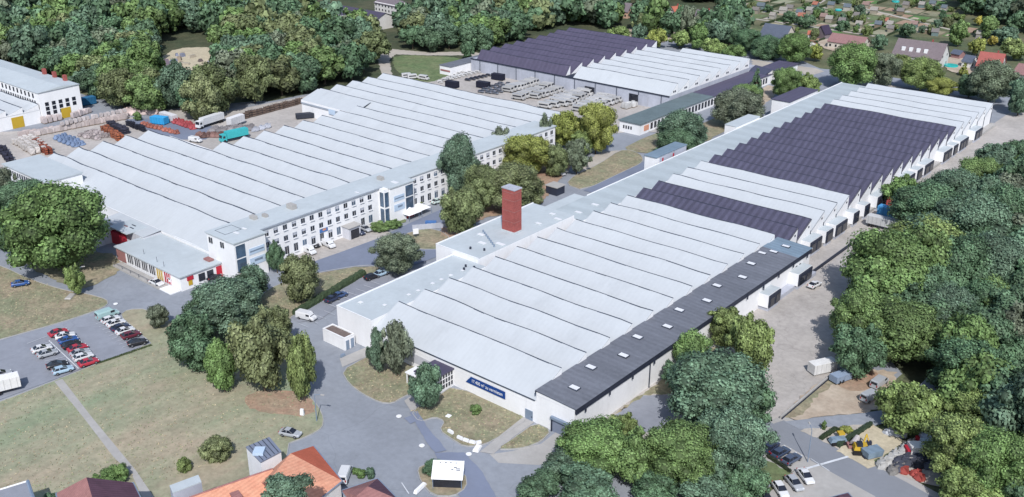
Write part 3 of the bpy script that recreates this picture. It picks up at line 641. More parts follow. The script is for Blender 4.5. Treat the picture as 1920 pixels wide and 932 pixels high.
for (x, y, s_) in ((-214.5, 146.5, 1.0), (-213.5, 149.5, .8), (-213.0, 158.0, 1.3), (-212, 190, 1)):
    MB().box(x - s_, x + s_, y - .6 * s_, y + .6 * s_, OZ + .3, OZ + .3 + s_).build('roof_unit', M['conc'], of)
for (x, y, a_, b_) in ((-209.6, 137.5, 1.8, .8), (-210.5, 140.6, 1.6, .6), (-207, 191, 2.2, 1.2), (-208.8, 178, 1.4, .5)):
    MB().box(x - a_ / 2, x + a_ / 2, y - b_ / 2, y + b_ / 2, OZ + .37, OZ + .5).build('rooflight', rl, of)
fl = MB()
for (x0, x1, y0, y1) in ((-215.5, -211, 135, 135.12), (-215.5, -211, 140, 140.12), (-215.5, -215.38, 135, 140), (-211, -210.88, 135, 140.12)): fl.box(x0, x1, y0, y1, OZ + .302, OZ + .34)
fl.build('roof_joint', M['line'], of)
# ---- hall three (far)
P3 = 8.62; Y3 = 351.2
h3 = thing('factory_hall', 'far factory hall with violet and white sawtooth roofs behind the van yard', 'factory hall', (-262, 375, 0))
MB().box(-317.6, -209.4, 345.0, 418, 0, 5.9).build('wall', M['greyw'], h3)
MB().box(-317.7, -209.2, 344.7, 345.0, 5.7, 6.15).build('eaves_trim', M['dark'], h3)
for k in range(8):
    yr = Y3 + P3 * k
    bay(h3, -314 if k < 7 else -316, -262.0, yr - 3, P3, 10.2, 6.1, M['roofp3'], 200 + k, M['dark'], ylow=345 if k == 0 else None, capw=.2, label='dark violet roof bay')
    bay(h3, -258.0 if k < 7 else -244, -209.4, yr, P3 if k else 4.6, 10.2, 6.1, M['roofw'], 220 + k, M['line'], ylow=345 if k == 0 else None, capw=.16)
bay(h3, -315, -262, Y3 + P3 * 8 - 3, P3, 10.2, 6.1, M['roofp3'], 240, M['dark'], capw=.2, label='dark violet roof bay')
MB().box(-262, -258, 345, 418, 6.0, 6.3).build('valley_roof', M['dark'], h3)
MB().quad((-257.5, 399, 7.2), (-245, 399, 7.2), (-245, 405.5, 9.2), (-257.5, 405.5, 9.2)).build('dark_roof_patch', M['roofp'], h3)
for x in range(-312, -212, 11): MB().tube((x, 344.85, 0), (x, 344.85, 5.8), .16).build('downpipe', M['line'], h3)
MB().box(-228.6, -224, 344.8, 344.98, 0, 4.2).build('open_gate', M['glass'], h3); MB().box(-251.5, -246.5, 344.8, 344.98, 0, 3.6).build('open_gate', M['glass'], h3)
MB().box(-224.0, -219.5, 344.7, 344.8, 0, 4.2).build('sliding_door', M['greyw'], h3)
for k in range(8):
    y = Y3 + P3 * k - 2.2
    for j in range(2): MB().box(-209.38, -209.25, y - j * 1.2, y - j * 1.2 + .7, 7.0, 7.7).build('gable_vent', M['dark'], h3)
ls = simple_block('lean_to_shed', 'low white shed with grey roof at the left corner of the far hall', 'shed', -325, -318, 331.5, 360, 4.0, M['white'], M['strip'])
MB().box(-324.5, -318.4, 331.38, 331.49, 1.6, 2.4).build('window_band', M['pink'], ls)
# long low workshop
lw = thing('long_workshop', 'long low workshop with grey and violet roof and a row of arched windows', 'building', (-203, 370, 0))
MB().box(-208.3, -199.2, 308.6, 440, 0, 4.2).build('wall', M['white'], lw)
MB().box(-208.8, -198.7, 308.2, 362, 4.22, 4.5).build('roof', M['stripb'] if False else mat('moss_grey_roof', srgb(98, 112, 116), .8, .12, .12, fine=.1), lw)
MB().box(-208.8, -198.7, 362.02, 440.4, 4.22, 4.5).build('roof', M['roofp3'], lw, label='dark violet end of the workshop roof')
for i in range(38):
    y = 316 + i * 2.5
    if 333 < y < 334 or y > 425: continue
    if i in (14, 15): m = 'dark'
    f = MB().box(-199.2, -199.12, y, y + 1.5, .9, 3.3).build('window', M['glass'], lw)
MB().box(-199.2, -199.1, 311.5, 314.8, 1, 3.1).build('window', M['orange'], lw)
for i in range(4): MB().box(-206.6 + i * 1.1, -206 + i * 1.1, 308.5, 308.58, 1.6, 2.8).build('window', M['glass'], lw)
MB().box(-199.2, -198.5, 365, 368, 0, 4.0).build('open_gate', M['glass'], lw)
# ---- left works building
lb = thing('works_building', 'tall white works building with yellow door and window grids, left edge', 'factory hall', (-420, 180, 0))
MB().box(-500, -386, 172.6, 189.3, 0, 11.8).build('wall', M['white'], lb)
rr = MB(); rr.quad((-500, 172.2, 11.82), (-385.6, 172.2, 11.82), (-385.6, 182, 12.9), (-500, 182, 12.9)); rr.quad((-500, 182, 12.9), (-385.6, 182, 12.9), (-385.6, 189.7, 12.2), (-500, 189.7, 12.2)); rr.quad((-385.6, 172.2, 11.82), (-385.6, 189.7, 12.2), (-385.6, 182, 12.9)); rr.quad((-386, 189.3, 11.8), (-385.9, 172.6, 11.8), (-385.6, 172.2, 11.82), (-385.6, 189.7, 12.2))
rr.build('roof', M['flat'], lb)
for i in range(5):
    y = 174.6 + i * 2.75
    for z in (2.6, 4.4, 6.2) if i != 4 else (4.4, 6.2):
        f = MB().box(-386, -385.94, y, y + 1.5, z, z + 1.45).build('window', M['glass'], lb)
MB().box(-386, -385.9, 180.4, 184.4, .05, 4.1).build('roller_door', M['yellow'], lb)
for i in range(20):
    x = -391 - i * 3.2; MB().box(x, x + 1.1, 172.5, 172.6, 9.2, 11).build('window', M['glass'], lb)
for i in range(26):
    x = -390 - i * 2.0; MB().box(x, x + .9, 172.5, 172.6, 7.0, 8.3).build('window', M['glass'], lb)
for x in (-396, -404.5, -413): MB().box(x, x + 1.6, 188, 189.2, 11.5, 14.6).build('chimney_stack', M['brick'], lb)
ll = thing('low_sawtooth_workshop', 'low white workshop with small sawtooth roof and yellow door at left edge', 'workshop', (-420, 160, 0))
MB().box(-500, -386.5, 146, 172.4, 0, 5.4).build('wall', M['white'], ll)
for k in range(4): bay(ll, -500, -386.4, 153 + 6.4 * k, 6.5, 7.4, 5.3, M['roofw'], 300 + k, M['line'], ylow=146 if k == 0 else None)
MB().box(-386.5, -386.4, 161, 165.6, .05, 4.3).build('roller_door', M['yellow'], ll)
cn = thing('curved_canopy', 'small grey curved canopy at the left edge beside the low workshop', 'canopy', (-382, 148, 0))
MB().box(-392, -381, 144, 151, 2.6, 3.3).build('canopy_roof', M['greyw'], cn)
for y in (145, 150): MB().tube((-382.5, y, 0), (-382.5, y, 2.6), .2).build('post', M['line'], cn)
# ------------------------------------------------------------------ vehicles (prototypes at the origin, nose towards +X)
def part(mb, name, mats, parent, painted=False, **k):
    o = mb.build(name, mats, parent, **k)
    if painted: o['painted'] = 1
    return o
def loft(mb, secs, mi=0):
    """secs: list of rings (same count)"""
    n0 = len(mb.v); k = len(secs[0])
    for r_ in secs: mb.v += r_
    for i in range(len(secs) - 1):
        for j in range(k):
            j2 = (j + 1) % k; mb.f.append((n0 + i * k + j, n0 + i * k + j2, n0 + (i + 1) * k + j2, n0 + (i + 1) * k + j)); mb.m.append(mi)
    mb.f.append(tuple(n0 + j for j in range(k))[::-1]); mb.m.append(mi)
    e = n0 + (len(secs) - 1) * k; mb.f.append(tuple(e + j for j in range(k))); mb.m.append(mi)
def make_car(kind):
    t = thing({'car': 'parked_car', 'estate': 'parked_car', 'van': 'parked_van'}[kind], 'x', 'car')
    if kind == 'van':
        st = [(-2.6, .35, .5, 1.0), (-2.55, .3, 1.95, 1.0), (-2.3, .3, 2.05, 1.0), (1.0, .3, 2.05, 1.0), (1.35, .3, 1.85, 1.0), (1.9, .3, 1.15, 1.0), (2.55, .3, .95, .97), (2.7, .35, .6, .9)]
        W = .98
    else:
        st = [(-2.2, .4, .62, .86), (-2.12, .3, .9, .95), (-1.6, .28, .98, 1.0), (0, .28, .97, 1.0), (1.0, .28, .94, 1.0), (1.85, .3, .78, .95), (2.15, .38, .58, .84)]
        W = .9
    secs = []
    for x, zb, zt, ws in st:
        w_ = W * ws; h = zt - zb
        secs.append([(x, -w_ * .93, zb), (x, -w_, zb + h * .35), (x, -w_ * .98, zb + h * .8), (x, -w_ * .86, zt), (x, w_ * .86, zt), (x, w_ * .98, zb + h * .8), (x, w_, zb + h * .35), (x, w_ * .93, zb)])
    b = MB(); loft(b, secs); body = part(b, 'body', M['paint'], t, True, smooth=False)
    if kind == 'van':
        for sy in (-1, 1): part(MB().box(.55, 1.55, sy * .985 - .01, sy * .985 + .01, 1.2, 1.75), 'side_window', M['glass'], t)
        wsn = MB(); wsn.quad((1.22, -.82, 1.93), (1.86, -.82, 1.22), (1.86, .82, 1.22), (1.22, .82, 1.93)); part(wsn, 'windscreen', M['glass'], t)
        part(MB().box(-2.63, -2.6, -.7, .7, 1.25, 1.8), 'rear_window', M['glass'], t)
        wx = (-1.65, 1.75); hz = .75
    else:
        rx = (-1.95, -1.5, .05, .95) if kind == 'estate' else (-1.75, -1.0, .05, 1.0)
        g = MB(); zb, zt = .93, 1.42; w0, w1 = .8, .62
        g.v = [(rx[0], -w0, zb), (rx[3], -w0, zb), (rx[3], w0, zb), (rx[0], w0, zb), (rx[1], -w1, zt), (rx[2], -w1, zt), (rx[2], w1, zt), (rx[1], w1, zt)]
        g.f = [(0, 1, 5, 4), (1, 2, 6, 5), (2, 3, 7, 6), (3, 0, 4, 7), (4, 5, 6, 7)]; g.m = [0] * 5
        part(g, 'windows', M['glass'], t)
        r_ = MB(); x0, x1 = rx[1], rx[2]
        r_.quad((x0, -w1, zt + .01), (x1, -w1, zt + .01), (x1, w1, zt + .01), (x0, w1, zt + .01))
        for sy in (-1, 1):
            for (a, c) in ((x0, rx[0]), (x1, rx[3]), ((x0 + x1) / 2, (x0 + x1) / 2)):
                r_.quad((a - .05, sy * (w1 + .01), zt + .01), (a + .05, sy * (w1 + .01), zt + .01), (c + .05, sy * (w0 + .012), zb), (c - .05, sy * (w0 + .012), zb))
        part(r_, 'roof', M['paint'], t, True)
        wx = (-1.35, 1.3); hz = .66
    for x in wx:
        for sy in (-1, 1):
            wh = MB().tube((x, sy * (W - .2), .32), (x, sy * (W + .015), .32), .33, n=12).build('wheel', M['tyre'], t)
            MB().tube((x, sy * (W + .016), .32), (x, sy * (W + .03), .32), .2, n=8).build('rim', M['rim'], wh)
    fx = st[-2][0]
    for sy in (-1, 1):
        MB().box(fx + .02, fx + .2, sy * .62 - .16, sy * .62 + .16, hz - .05, hz + .1).build('headlight', M['lamp'], t)
        MB().box(st[0][0] - .02, st[0][0] + .12, sy * .7 - .12, sy * .7 + .12, .72, .95 if kind != 'van' else 1.2).build('tail_light', M['tail'], t)
    return snapshot(t)
CARP = {k: make_car(k) for k in ('car', 'estate', 'van')}
def place(proto, p1, p2, color, label, cat='car', group=None, scale=None, z=.28, rev=False, zr=.5):
    a = Vector(G(*p1, zr)); b = Vector(G(*p2, zr)); d = b - a; c = (a + b) / 2
    ang = math.atan2(d.y, d.x) + (math.pi if rev else 0)
    return dup(proto, (c.x, c.y, z), ang, label, group, scale, color, cat)
W_, SV, BK, BL, RD, DR, TE, NV, LB = (.62, .63, .65), (.36, .38, .41), (.02, .021, .026), (.03, .09, .28), (.4, .035, .06), (.12, .02, .035), (.33, .48, .49), (.03, .04, .08), (.35, .48, .6)
LOT = 'cars parked in the open car park by the lawn'
Q = lambda x, y: (x / 4.66, 560 + y / 4.66)
lot = [((870, 175), (1005, 130), TE, 'van', 'pale teal van at the top of the right row in the car park'),
       ((905, 212), (1035, 170), W_, 'estate', 'white estate car next to the teal van in the car park'),
       ((945, 245), (1085, 203), W_, 'car', 'white car third in the right row of the car park, beside a navy car'),
       ((992, 283), (1115, 238), NV, 'car', 'navy blue car between two white cars in the right row of the car park'),
       ((1025, 312), (1165, 268), W_, 'car', 'white car beside the dark red car at the car park edge'),
       ((1070, 350), (1225, 303), DR, 'estate', 'dark red estate car at the lower end of the right row'),
       ((1145, 405), (1262, 378), BK, 'car', 'black car alone in the corner bay of the car park'),
       ((435, 330), (590, 282), RD, 'car', 'bright red car at the upper end of the middle row'),
       ((492, 350), (650, 318), W_, 'car', 'white car beside the bright red car in the middle row'),
       ((508, 395), (688, 345), BL, 'car', 'blue car in the middle row between a white and a black car'),
       ((545, 440), (715, 385), BK, 'estate', 'black estate car in the middle row of the car park'),
       ((595, 470), (765, 415), RD, 'car', 'red car in the middle row beside the black estate'),
       ((628, 505), (775, 462), SV, 'car', 'silver car in the middle row beside a red car'),
       ((645, 545), (815, 492), W_, 'estate', 'white estate car with dark glass roof near the path end of the middle row'),
       ((692, 592), (858, 540), RD, 'car', 'red car at the lower end of the middle row by the lawn'),
       ((268, 475), (465, 420), W_, 'car', 'white car facing the middle row from the left'),
       ((325, 515), (505, 463), SV, 'car', 'silver car left of the middle row beside a white car'),
       ((430, 605), (575, 570), BK, 'car', 'black car beside the light blue car near the footpath'),
       ((452, 660), (652, 605), LB, 'estate', 'light blue car parked at the start of the footpath'),
       ((-70, 690), (92, 650), SV, 'car', 'silver car at the left edge of the photo in the car park'),
       ((-20, 735), (105, 700), NV, 'estate', 'navy car behind the white box trailer at the left edge'),
       ((20, 785), (148, 735), DR, 'car', 'dark red car next to the white box trailer')]
for a, b, c, k, lab in lot: place(CARP[k], Q(*a), Q(*b), c, lab, 'van' if k == 'van' else 'car', LOT)
oth = [((17, 537), (60, 530), BL, 'car', 'blue car parked on the dry lawn at the far left'),
       ((526, 811), (564, 818), SV, 'car', 'silver car standing on grass above the orange roofed house'),
       ((642, 906), (652, 880), W_, 'van', 'white van parked beside the orange roofed house'),
       ((557, 592), (592, 600), W_, 'van', 'white van parked at the lower end of the long hedge'),
       ((611, 568), (636, 556), NV, 'car', 'navy car in bays beside the hedge, lower one'),
       ((624, 561), (650, 550), (.05, .09, .2), 'car', 'dark blue car in bays beside the hedge, upper one'),
       ((684, 525), (711, 516), BK, 'car', 'black car at the upper end of the hedge car park'),
       ((702, 519), (727, 510), LB, 'car', 'pale car at the upper end of the hedge car park'),
       ((566, 466), (592, 478), W_, 'van', 'white van nearest the left end of the office front'),
       ((577, 454), (601, 466), BK, 'car', 'black car between two white vans at the office'),
       ((603, 454), (628, 466), W_, 'van', 'white van beside the office entrance porch'),
       ((660, 432), (686, 442), NV, 'car', 'dark car right of the office entrance porch'),
       ((673, 426), (698, 436), SV, 'estate', 'silver car second from the office entrance porch'),
       ((811, 382), (830, 376), (.5, .6, .58), 'car', 'pale green car near the second stair tower'),
       ((820, 376), (838, 381), W_, 'car', 'white car near the second stair tower'),
       ((1040, 322), (1060, 330), W_, 'car', 'white car between trees behind the chimney, left one'),
       ((1046, 317), (1064, 324), W_, 'car', 'white car between trees behind the chimney, right one'),
       ((1083, 314), (1099, 308), BK, 'car', 'black car at the edge of the oval lawn'),
       ((283, 528), (305, 536), W_, 'car', 'white car parked along the shop terrace'),
       ((374, 526), (387, 520), BL, 'car', 'blue car in front of the shop side door'),
       ((394, 524), (407, 518), BK, 'car', 'black car in front of the shop side windows'),
       ((1517, 541), (1538, 530), W_, 'car', 'white car with black roof below the loading docks'),
       ((1436, 849), (1456, 831), NV, 'estate', 'dark blue car in street bays, nearest the big trees'),
       ((1448, 860), (1480, 841), (.05, .07, .12), 'estate', 'dark blue car in the middle of three street bays'),
       ((1469, 872), (1500, 854), (.07, .09, .14), 'estate', 'dark grey blue car in the street bay next to the pole'),
       ((1502, 885), (1519, 907), W_, 'car', 'white car in the lower bays nearest the street'),
       ((1479, 897), (1500, 921), SV, 'estate', 'silver car in the middle of the lower bays'),
       ((1456, 910), (1471, 932), W_, 'estate', 'white car at the left of the lower bays'),
       ((1432, 932), (1444, 952), BK, 'car', 'black car cut off at the bottom of the lower bays'),
       ((1638, 728), (1658, 713), SV, 'van', 'silver van parked under the trees by the sand lot, upper one'),
       ((1619, 753), (1645, 740), SV, 'van', 'silver van parked on the sand lot, lower one'),
       ((1746, 723), (1768, 708), BL, 'car', 'blue car half hidden under the right hand trees'),
       ((356, 263), (377, 266), W_, 'van', 'white van beside the left hall in the stock yard'),
       ((1098, 300), (1112, 304), W_, 'car', 'white car on the gravel strip under yellow green trees') if False else None]
for it in oth:
    if it: place(CARP[it[3]], it[0], it[1], it[2], it[4], 'van' if it[3] == 'van' else 'car', scale=(.95, .95, .95) if it[3] == 'van' else None)
# trucks
def truck(label, p1, p2, cab, box, L=9.5, hbox=3.6, name='box_truck', stripe=None):
    a = Vector(G(*p1, 0)); b = Vector(G(*p2, 0)); c = (a + b) / 2; d = b - a; ang = math.atan2(d.y, d.x)
    t = thing(name, label, 'truck', (c.x, c.y, .26)); t.rotation_euler = (0, 0, ang); ORG[t.name] = (0, 0, 0)
    MB().box(-L / 2, L / 2 - 2.3, -1.25, 1.25, 1.1, hbox).build('box', M['tint'], t, color=box)
    if stripe: MB().box(-L / 2 + 1, L / 2 - 3.4, -1.3, -1.26, 2.0, 2.9).build('side_lettering', M['board'], t)
    cb = MB(); cb.v = [(L / 2 - 2.1, -1.2, .5), (L / 2, -1.2, .5), (L / 2, 1.2, .5), (L / 2 - 2.1, 1.2, .5), (L / 2 - 2.1, -1.15, 2.9), (L / 2 - .35, -1.15, 2.9), (L / 2 - .35, 1.15, 2.9), (L / 2 - 2.1, 1.15, 2.9)]
    cb.f = [(0, 3, 2, 1), (4, 5, 6, 7), (0, 1, 5, 4), (1, 2, 6, 5), (2, 3, 7, 6), (3, 0, 4, 7)]; cb.m = [0] * 6
    cab_ = cb.build('cab', M['tint'], t, color=cab)
    MB().quad((L / 2 - .13, -1.0, 1.6), (L / 2 - .13, 1.0, 1.6), (L / 2 - .3, 1.0, 2.7), (L / 2 - .3, -1.0, 2.7)).build('windscreen', M['glass'], cab_)
    for sy in (-1, 1): MB().box(L / 2 - 1.5, L / 2 - .6, sy * 1.2 - .02, sy * 1.2 + .02, 1.6, 2.4).build('side_window', M['glass'], cab_)
    MB().box(-L / 2, L / 2 - .5, -.9, .9, .6, 1.08).build('chassis', M['dark'], t)
    for x in (L / 2 - 1.2, -L / 2 + 1.2, -L / 2 + 2.4):
        for sy in (-1, 1): MB().tube((x, sy * .9, .5), (x, sy * 1.24, .5), .5, n=10).build('wheel', M['tyre'], t)
    return t
truck('white long truck with dark stripe beside the woodland edge in the stock yard', (417, 228), (371, 243), W_, (.6, .61, .63), 13, stripe=1)
truck('turquoise truck with white lettering in the stock yard behind the left hall', (461, 258), (417, 268), (.05, .42, .45), (.05, .42, .45), 11, stripe=1)
def trailer(name, label, p, ang, L, Wd, h, c, z0=.9, cat='trailer', wheels=True, zb=0, xy=None):
    x, y = xy or G(*p, 0); t = thing(name, label, cat, (x, y, .26)); t.rotation_euler = (0, 0, ang); ORG[t.name] = (0, 0, 0)
    MB().box(-L / 2, L / 2, -Wd / 2, Wd / 2, z0, h).build('box', M['tint'], t, color=c)
    MB().box(-L / 2 + .05, L / 2 - .05, -Wd / 2 + .05, Wd / 2 - .05, h + .003, h + .06).build('lid', M['tint'], t, color=tuple(min(.8, k * 1.15 + .01) for k in c))
    rb = MB(); n = max(3, int(L / 1.2))
    for i in range(n): 
        xx = -L / 2 + (i + .5) * L / n
        for sy in (-1, 1): rb.box(xx - .05, xx + .05, sy * (Wd / 2 + .03) - .03, sy * (Wd / 2 + .03) + .03, z0, h)
    rb.build('side_ribs', M['tint'], t, color=tuple(k * .8 for k in c))
    if wheels:
        for x_ in (-L / 2 + 1, -L / 2 + 2.0):
            for sy in (-1, 1): MB().tube((x_, sy * (Wd / 2 - .3), .45), (x_, sy * Wd / 2, .45), .42, n=8).build('wheel', M['tyre'], t)
    return t
vu = math.pi / 2
trailer('box_trailer', 'white closed box trailer standing by the woodland in the stock yard', (443, 236), math.atan2(15, 30) + .0, 7.5, 2.5, 3.6, (.6, .6, .62)).rotation_euler[2] = (lambda a, b: math.atan2(b[1] - a[1], b[0] - a[0]))(G(430, 240), G(458, 230))
trailer('box_trailer', 'white box trailer at the left edge of the car park', (10, 736), (lambda a, b: math.atan2(b[1] - a[1], b[0] - a[0]))(G(-10, 742), G(22, 734)), 6.2, 2.5, 3.3, (.66, .66, .67))
trailer('semi_trailer', 'trailer with red cover backed up to the hall docks', None, 0, 11, 2.5, 3.9, (.42, .08, .07), xy=(-93.5, 293.5))
trailer('semi_trailer', 'trailer with blue cover backed up to the hall docks', None, 0, 11, 2.5, 3.5, (.06, .25, .5), xy=(-93.0, 285.0))
trailer('semi_trailer', 'pale grey long trailer between the loading docks and the trees', None, .03, 13.5, 2.5, 3.2, (.45, .46, .47), xy=(-91.5, 276.5))
trailer('storage_container', 'white container standing across the yard corner by the low wall', (1541, 697), R(62), 6, 2.4, 2.3, (.6, .6, .6), .1, 'container', False)
trailer('storage_container', 'grey covered trailer beside the white container on sand', (1575, 716), R(70), 4.5, 2.2, 1.8, (.22, .28, .38), .4, 'container')
for (p, q) in (((848, 164), 'dark container at the left of the van yard'), ((906, 165), 'dark container in the middle of the van yard'), ((934, 150), 'dark container against the far hall in the van yard')):
    trailer('storage_container', q, p, R(8), 6, 2.6, 2.6, (.012, .014, .03), .1, 'container', False)
trailer('storage_container', 'bright blue container tipped over near the red crates', (300, 232), R(20), 6.5, 3.2, 2.6, (.03, .3, .6), .1, 'container', False)
trailer('storage_container', 'white container behind the bright blue container', (317, 226), R(0), 9, 2.5, 2.6, (.55, .55, .58), .1, 'container', False)
trailer('storage_container', 'blue container in shade behind the works building', (159, 198), R(90), 9, 3, 3, (.02, .12, .25), .1, 'container', False)
trailer('storage_container', 'dark skip of scrap in front of the sign wall', (572, 222), R(60), 7, 2.6, 1.8, (.03, .035, .05), .1, 'container', False)
# camper vans on the meadow and rows of stored white vans
def camper():
    t = thing('camper_van', 'x', 'camper van')
    b = MB(); secs = []
    for x, zt in ((-3, 2.6), (1.5, 2.6), (2.2, 2.5), (2.3, 1.5), (3.1, 1.2)):
        secs.append([(x, -1.1, .4), (x, -1.12, zt * .5), (x, -1.0, zt), (x, 1.0, zt), (x, 1.12, zt * .5), (x, 1.1, .4)])
    loft(b, secs); part(b, 'body', M['paint'], t, True)
    for sy in (-1, 1): part(MB().box(-2.4, 1.8, sy * 1.1 - .05, sy * 1.1 + .05, 1.35, 2.0), 'side_window', M['glass'], t)
    part(MB().quad((2.31, -.9, 1.5), (2.31, .9, 1.5), (2.22, .9, 2.35), (2.22, -.9, 2.35)), 'windscreen', M['glass'], t)
    for x in (-1.8, 2.0):
        for sy in (-1, 1): MB().tube((x, sy * .9, .35), (x, sy * 1.13, .35), .36, n=8).build('wheel', M['tyre'], t)
    return snapshot(t)
CP = camper()
for p, l in (((763, 146), 'camper van on the meadow edge, left of two at the left group'), ((774, 148), 'camper van on the meadow edge, second from left'), ((795, 150), 'small camper van on the meadow edge, standing alone')):
    dup(CP, (*G(*p, 0), .2), R(60 if p[0] < 790 else 10), 'white ' + l, None, (.8, .8, .8), (.5, .5, .5), 'camper van')
def row(p, q, n, ang, lab, grp, sc=1, proto=CP, col=(.44, .44, .44), jitter=.3):
    a = Vector(G(*p, 0)); b = Vector(G(*q, 0))
    for i in range(n):
        c = a.lerp(b, i / max(1, n - 1)); vf = random.uniform(.8, 1.08)
        dup(proto, (c.x + random.uniform(-.2, .2), c.y + random.uniform(-.2, .2), .25), ang + random.uniform(-.04, .04), lab, grp, (sc * random.uniform(.92, 1.05), sc, sc * random.uniform(.85, 1.1)), tuple(k * vf for k in col), 'van')
VG = 'white vans stored in rows in front of the far hall'
row((953, 173), (1006, 157), 10, R(10), 'white van in the long single file row left of the van yard centre', VG, .95)
row((972, 187), (1028, 166), 8, R(10), 'white van in the second row of the van yard', VG, .95)
row((1003, 185), (1048, 171), 7, R(10), 'white van in the third row of the van yard', VG, .9)
for r_ in range(4):
    row((1022 + r_ * 15, 203 - r_ * 2), (1068 + r_ * 13, 182 - r_ * 2.2), 6, R(12), 'white van in the packed block in the middle of the van yard', VG, .95)
for r_ in range(3):
    row((1085 + r_ * 14, 209 - r_ * 2), (1132 + r_ * 16, 186 + r_ * 1), 7, R(12), 'white van in the packed block next to the yellow green trees', VG, .9)
for r_ in range(3):
    row((902 + r_ * 14, 174 + r_ * 1.5), (940 + r_ * 14, 158 + r_ * 1.5), 6, R(10), 'grey low car in the dark block left of the white vans', 'grey cars stored left of the white vans', .72, CARP['estate'], (.14, .15, .18))
for r_ in range(3):
    row((826 + r_ * 12, 156 - r_ * 4), (868 + r_ * 14, 138 - r_ * .5), 7, R(10), 'small white trailer at the left end of the van yard', 'small trailers stored at the left end of the van yard', .4, CP, (.6, .6, .6))
row((878, 152), (916, 143), 6, R(10), 'dark low trailer in a row at the left end of the van yard', 'dark low trailers in the van yard', .7, CARP['estate'], (.03, .03, .04))
for o in list(CARP.values()) + [CP]: remove_tree(o)
# ------------------------------------------------------------------ stock yard: pallets, crates, bundles
def proto_pallet():
    t = thing('wrapped_pallet', 'x', 'pallet')
    b = MB(); r = random.Random(3); secs = []
    for z, s_ in ((.15, .58), (.6, .62), (1.2, .6), (1.75, .56), (1.85, .4)):
        secs.append([(a * s_ + r.uniform(-.05, .05), c * s_ + r.uniform(-.05, .05), z) for a, c in ((-1, -1), (0, -1.08), (1, -1), (1.08, 0), (1, 1), (0, 1.08), (-1, 1), (-1.08, 0))])
    loft(b, secs); part(b, 'wrapped_goods', M['tint'], t, True)
    p = MB(); 
    for y in (-.5, 0, .5): p.box(-.6, .6, y - .07, y + .07, 0, .14)
    p.box(-.62, .62, -.6, .6, .11, .14); part(p, 'pallet', M['wood'], t)
    return snapshot(t)
def proto_crates():
    t = thing('crate_stack', 'x', 'crates')
    for i in range(3):
        b = MB(); z = i * .75; o_ = (i % 2) * .08
        b.box(-.9 + o_, .9 + o_, -.6, .6, z + .02, z + .5); part(b, 'crate', M['tint'], t, True)
        f = MB().box(-.9 + o_, .9 + o_, -.6, .6, z, z + .03)
        for x in (-.85, .85):
            for y in (-.55, .55): f.box(x + o_ - .05, x + o_ + .05, y - .05, y + .05, z, z + .74)
        part(f, 'frame', M['dark'], t)
    return snapshot(t)
def proto_heap():
    t = thing('bundle_heap', 'x', 'bundle'); r = random.Random(5)
    b = MB(); secs = []
    for z, s_ in ((0, 1.3), (.4, 1.25), (.8, .9), (1.15, .45)):
        secs.append([((math.cos(k * .785) * s_ * r.uniform(.75, 1.2)), math.sin(k * .785) * s_ * r.uniform(.75, 1.2), z) for k in range(8)])
    loft(b, secs); part(b, 'cover', M['tint'], t, True)
    for k in range(5): part(MB().obox(r.uniform(-.8, .8), r.uniform(-.8, .8), r.uniform(.4, 1), .3, r.uniform(0, 3), .5, r.uniform(.8, 1.35)), 'loose_piece', M['tint'], t, True)
    return snapshot(t)
PP, PC, PH = proto_pallet(), proto_crates(), proto_heap()
def srow(proto, p, q, n, lab, grp, col, cat, sc=1.0, rows=1, dz=0, rowgap=1.4, jit=.25, cvar=.2):
    a = Vector(G(*p, 0)); b = Vector(G(*q, 0)); d = (b - a).normalized(); nn = Vector((-d.y, d.x))
    for k in range(rows):
        for i in range(n):
            c = a.lerp(b, i / max(1, n - 1)) + nn * rowgap * k
            f = random.uniform(1 - cvar, 1 + cvar)
            dup(proto, (c.x + random.uniform(-jit, jit), c.y + random.uniform(-jit, jit), .2 + dz), math.atan2(d.y, d.x) + random.uniform(-.15, .15), lab, grp, (sc, sc, sc * random.uniform(.85, 1.15)), tuple(min(.7, x * f) for x in col), cat)
WP = 'wrapped pallets stacked in the stock yard'
srow(PP, (38, 258), (236, 224), 38, 'beige wrapped pallet of the long row by the works building lane', WP, (.42, .36, .35), 'pallet', 1.15)
srow(PP, (60, 257), (236, 222), 34, 'beige wrapped pallet of the back file in the long row by the lane', WP, (.45, .4, .39), 'pallet', 1.15, dz=.0)
srow(PP, (120, 246), (236, 221), 16, 'wrapped pallet on top of the long row by the lane', WP, (.46, .42, .42), 'pallet', .9, dz=2.1)
srow(PP, (28, 270), (62, 290), 8, 'white wrapped pallet of the block at the left end of the yard', WP, (.5, .47, .45), 'pallet', 1.2, rows=4, rowgap=2.0)
srow(PC, (66, 272), (88, 290), 6, 'rust red crate stack beside the white pallet block', 'crate stacks in the stock yard', (.26, .07, .04), 'crates', 1, rows=2)
srow(PC, (196, 248), (222, 264), 7, 'rust red crate stack near the hall roof edge', 'crate stacks in the stock yard', (.3, .1, .05), 'crates', 1.1, rows=2)
srow(PC, (206, 240), (232, 252), 6, 'dark crate stack behind the rust red stacks', 'crate stacks in the stock yard', (.04, .04, .06), 'crates', 1.1, rows=2)
srow(PC, (240, 236), (270, 247), 6, 'dark crate stack nearest the green bush', 'crate stacks in the stock yard', (.02, .022, .035), 'crates', 1)
srow(PC, (2, 285), (14, 305), 5, 'dark crate stack at the left photo edge', 'crate stacks in the stock yard', (.03, .03, .05), 'crates', 1, rows=2)
srow(PH, (108, 262), (140, 275), 5, 'blue tarpaulin heap behind the left hall', 'blue tarpaulin heaps', (.16, .22, .34), 'tarpaulin', 1.3, rows=2, rowgap=2.6)
srow(PH, (150, 255), (185, 262), 6, 'mixed pale scrap heap in the stock yard', 'scrap heaps', (.33, .29, .29), 'scrap', 1, rows=3, rowgap=2.4, jit=.8, cvar=.4)
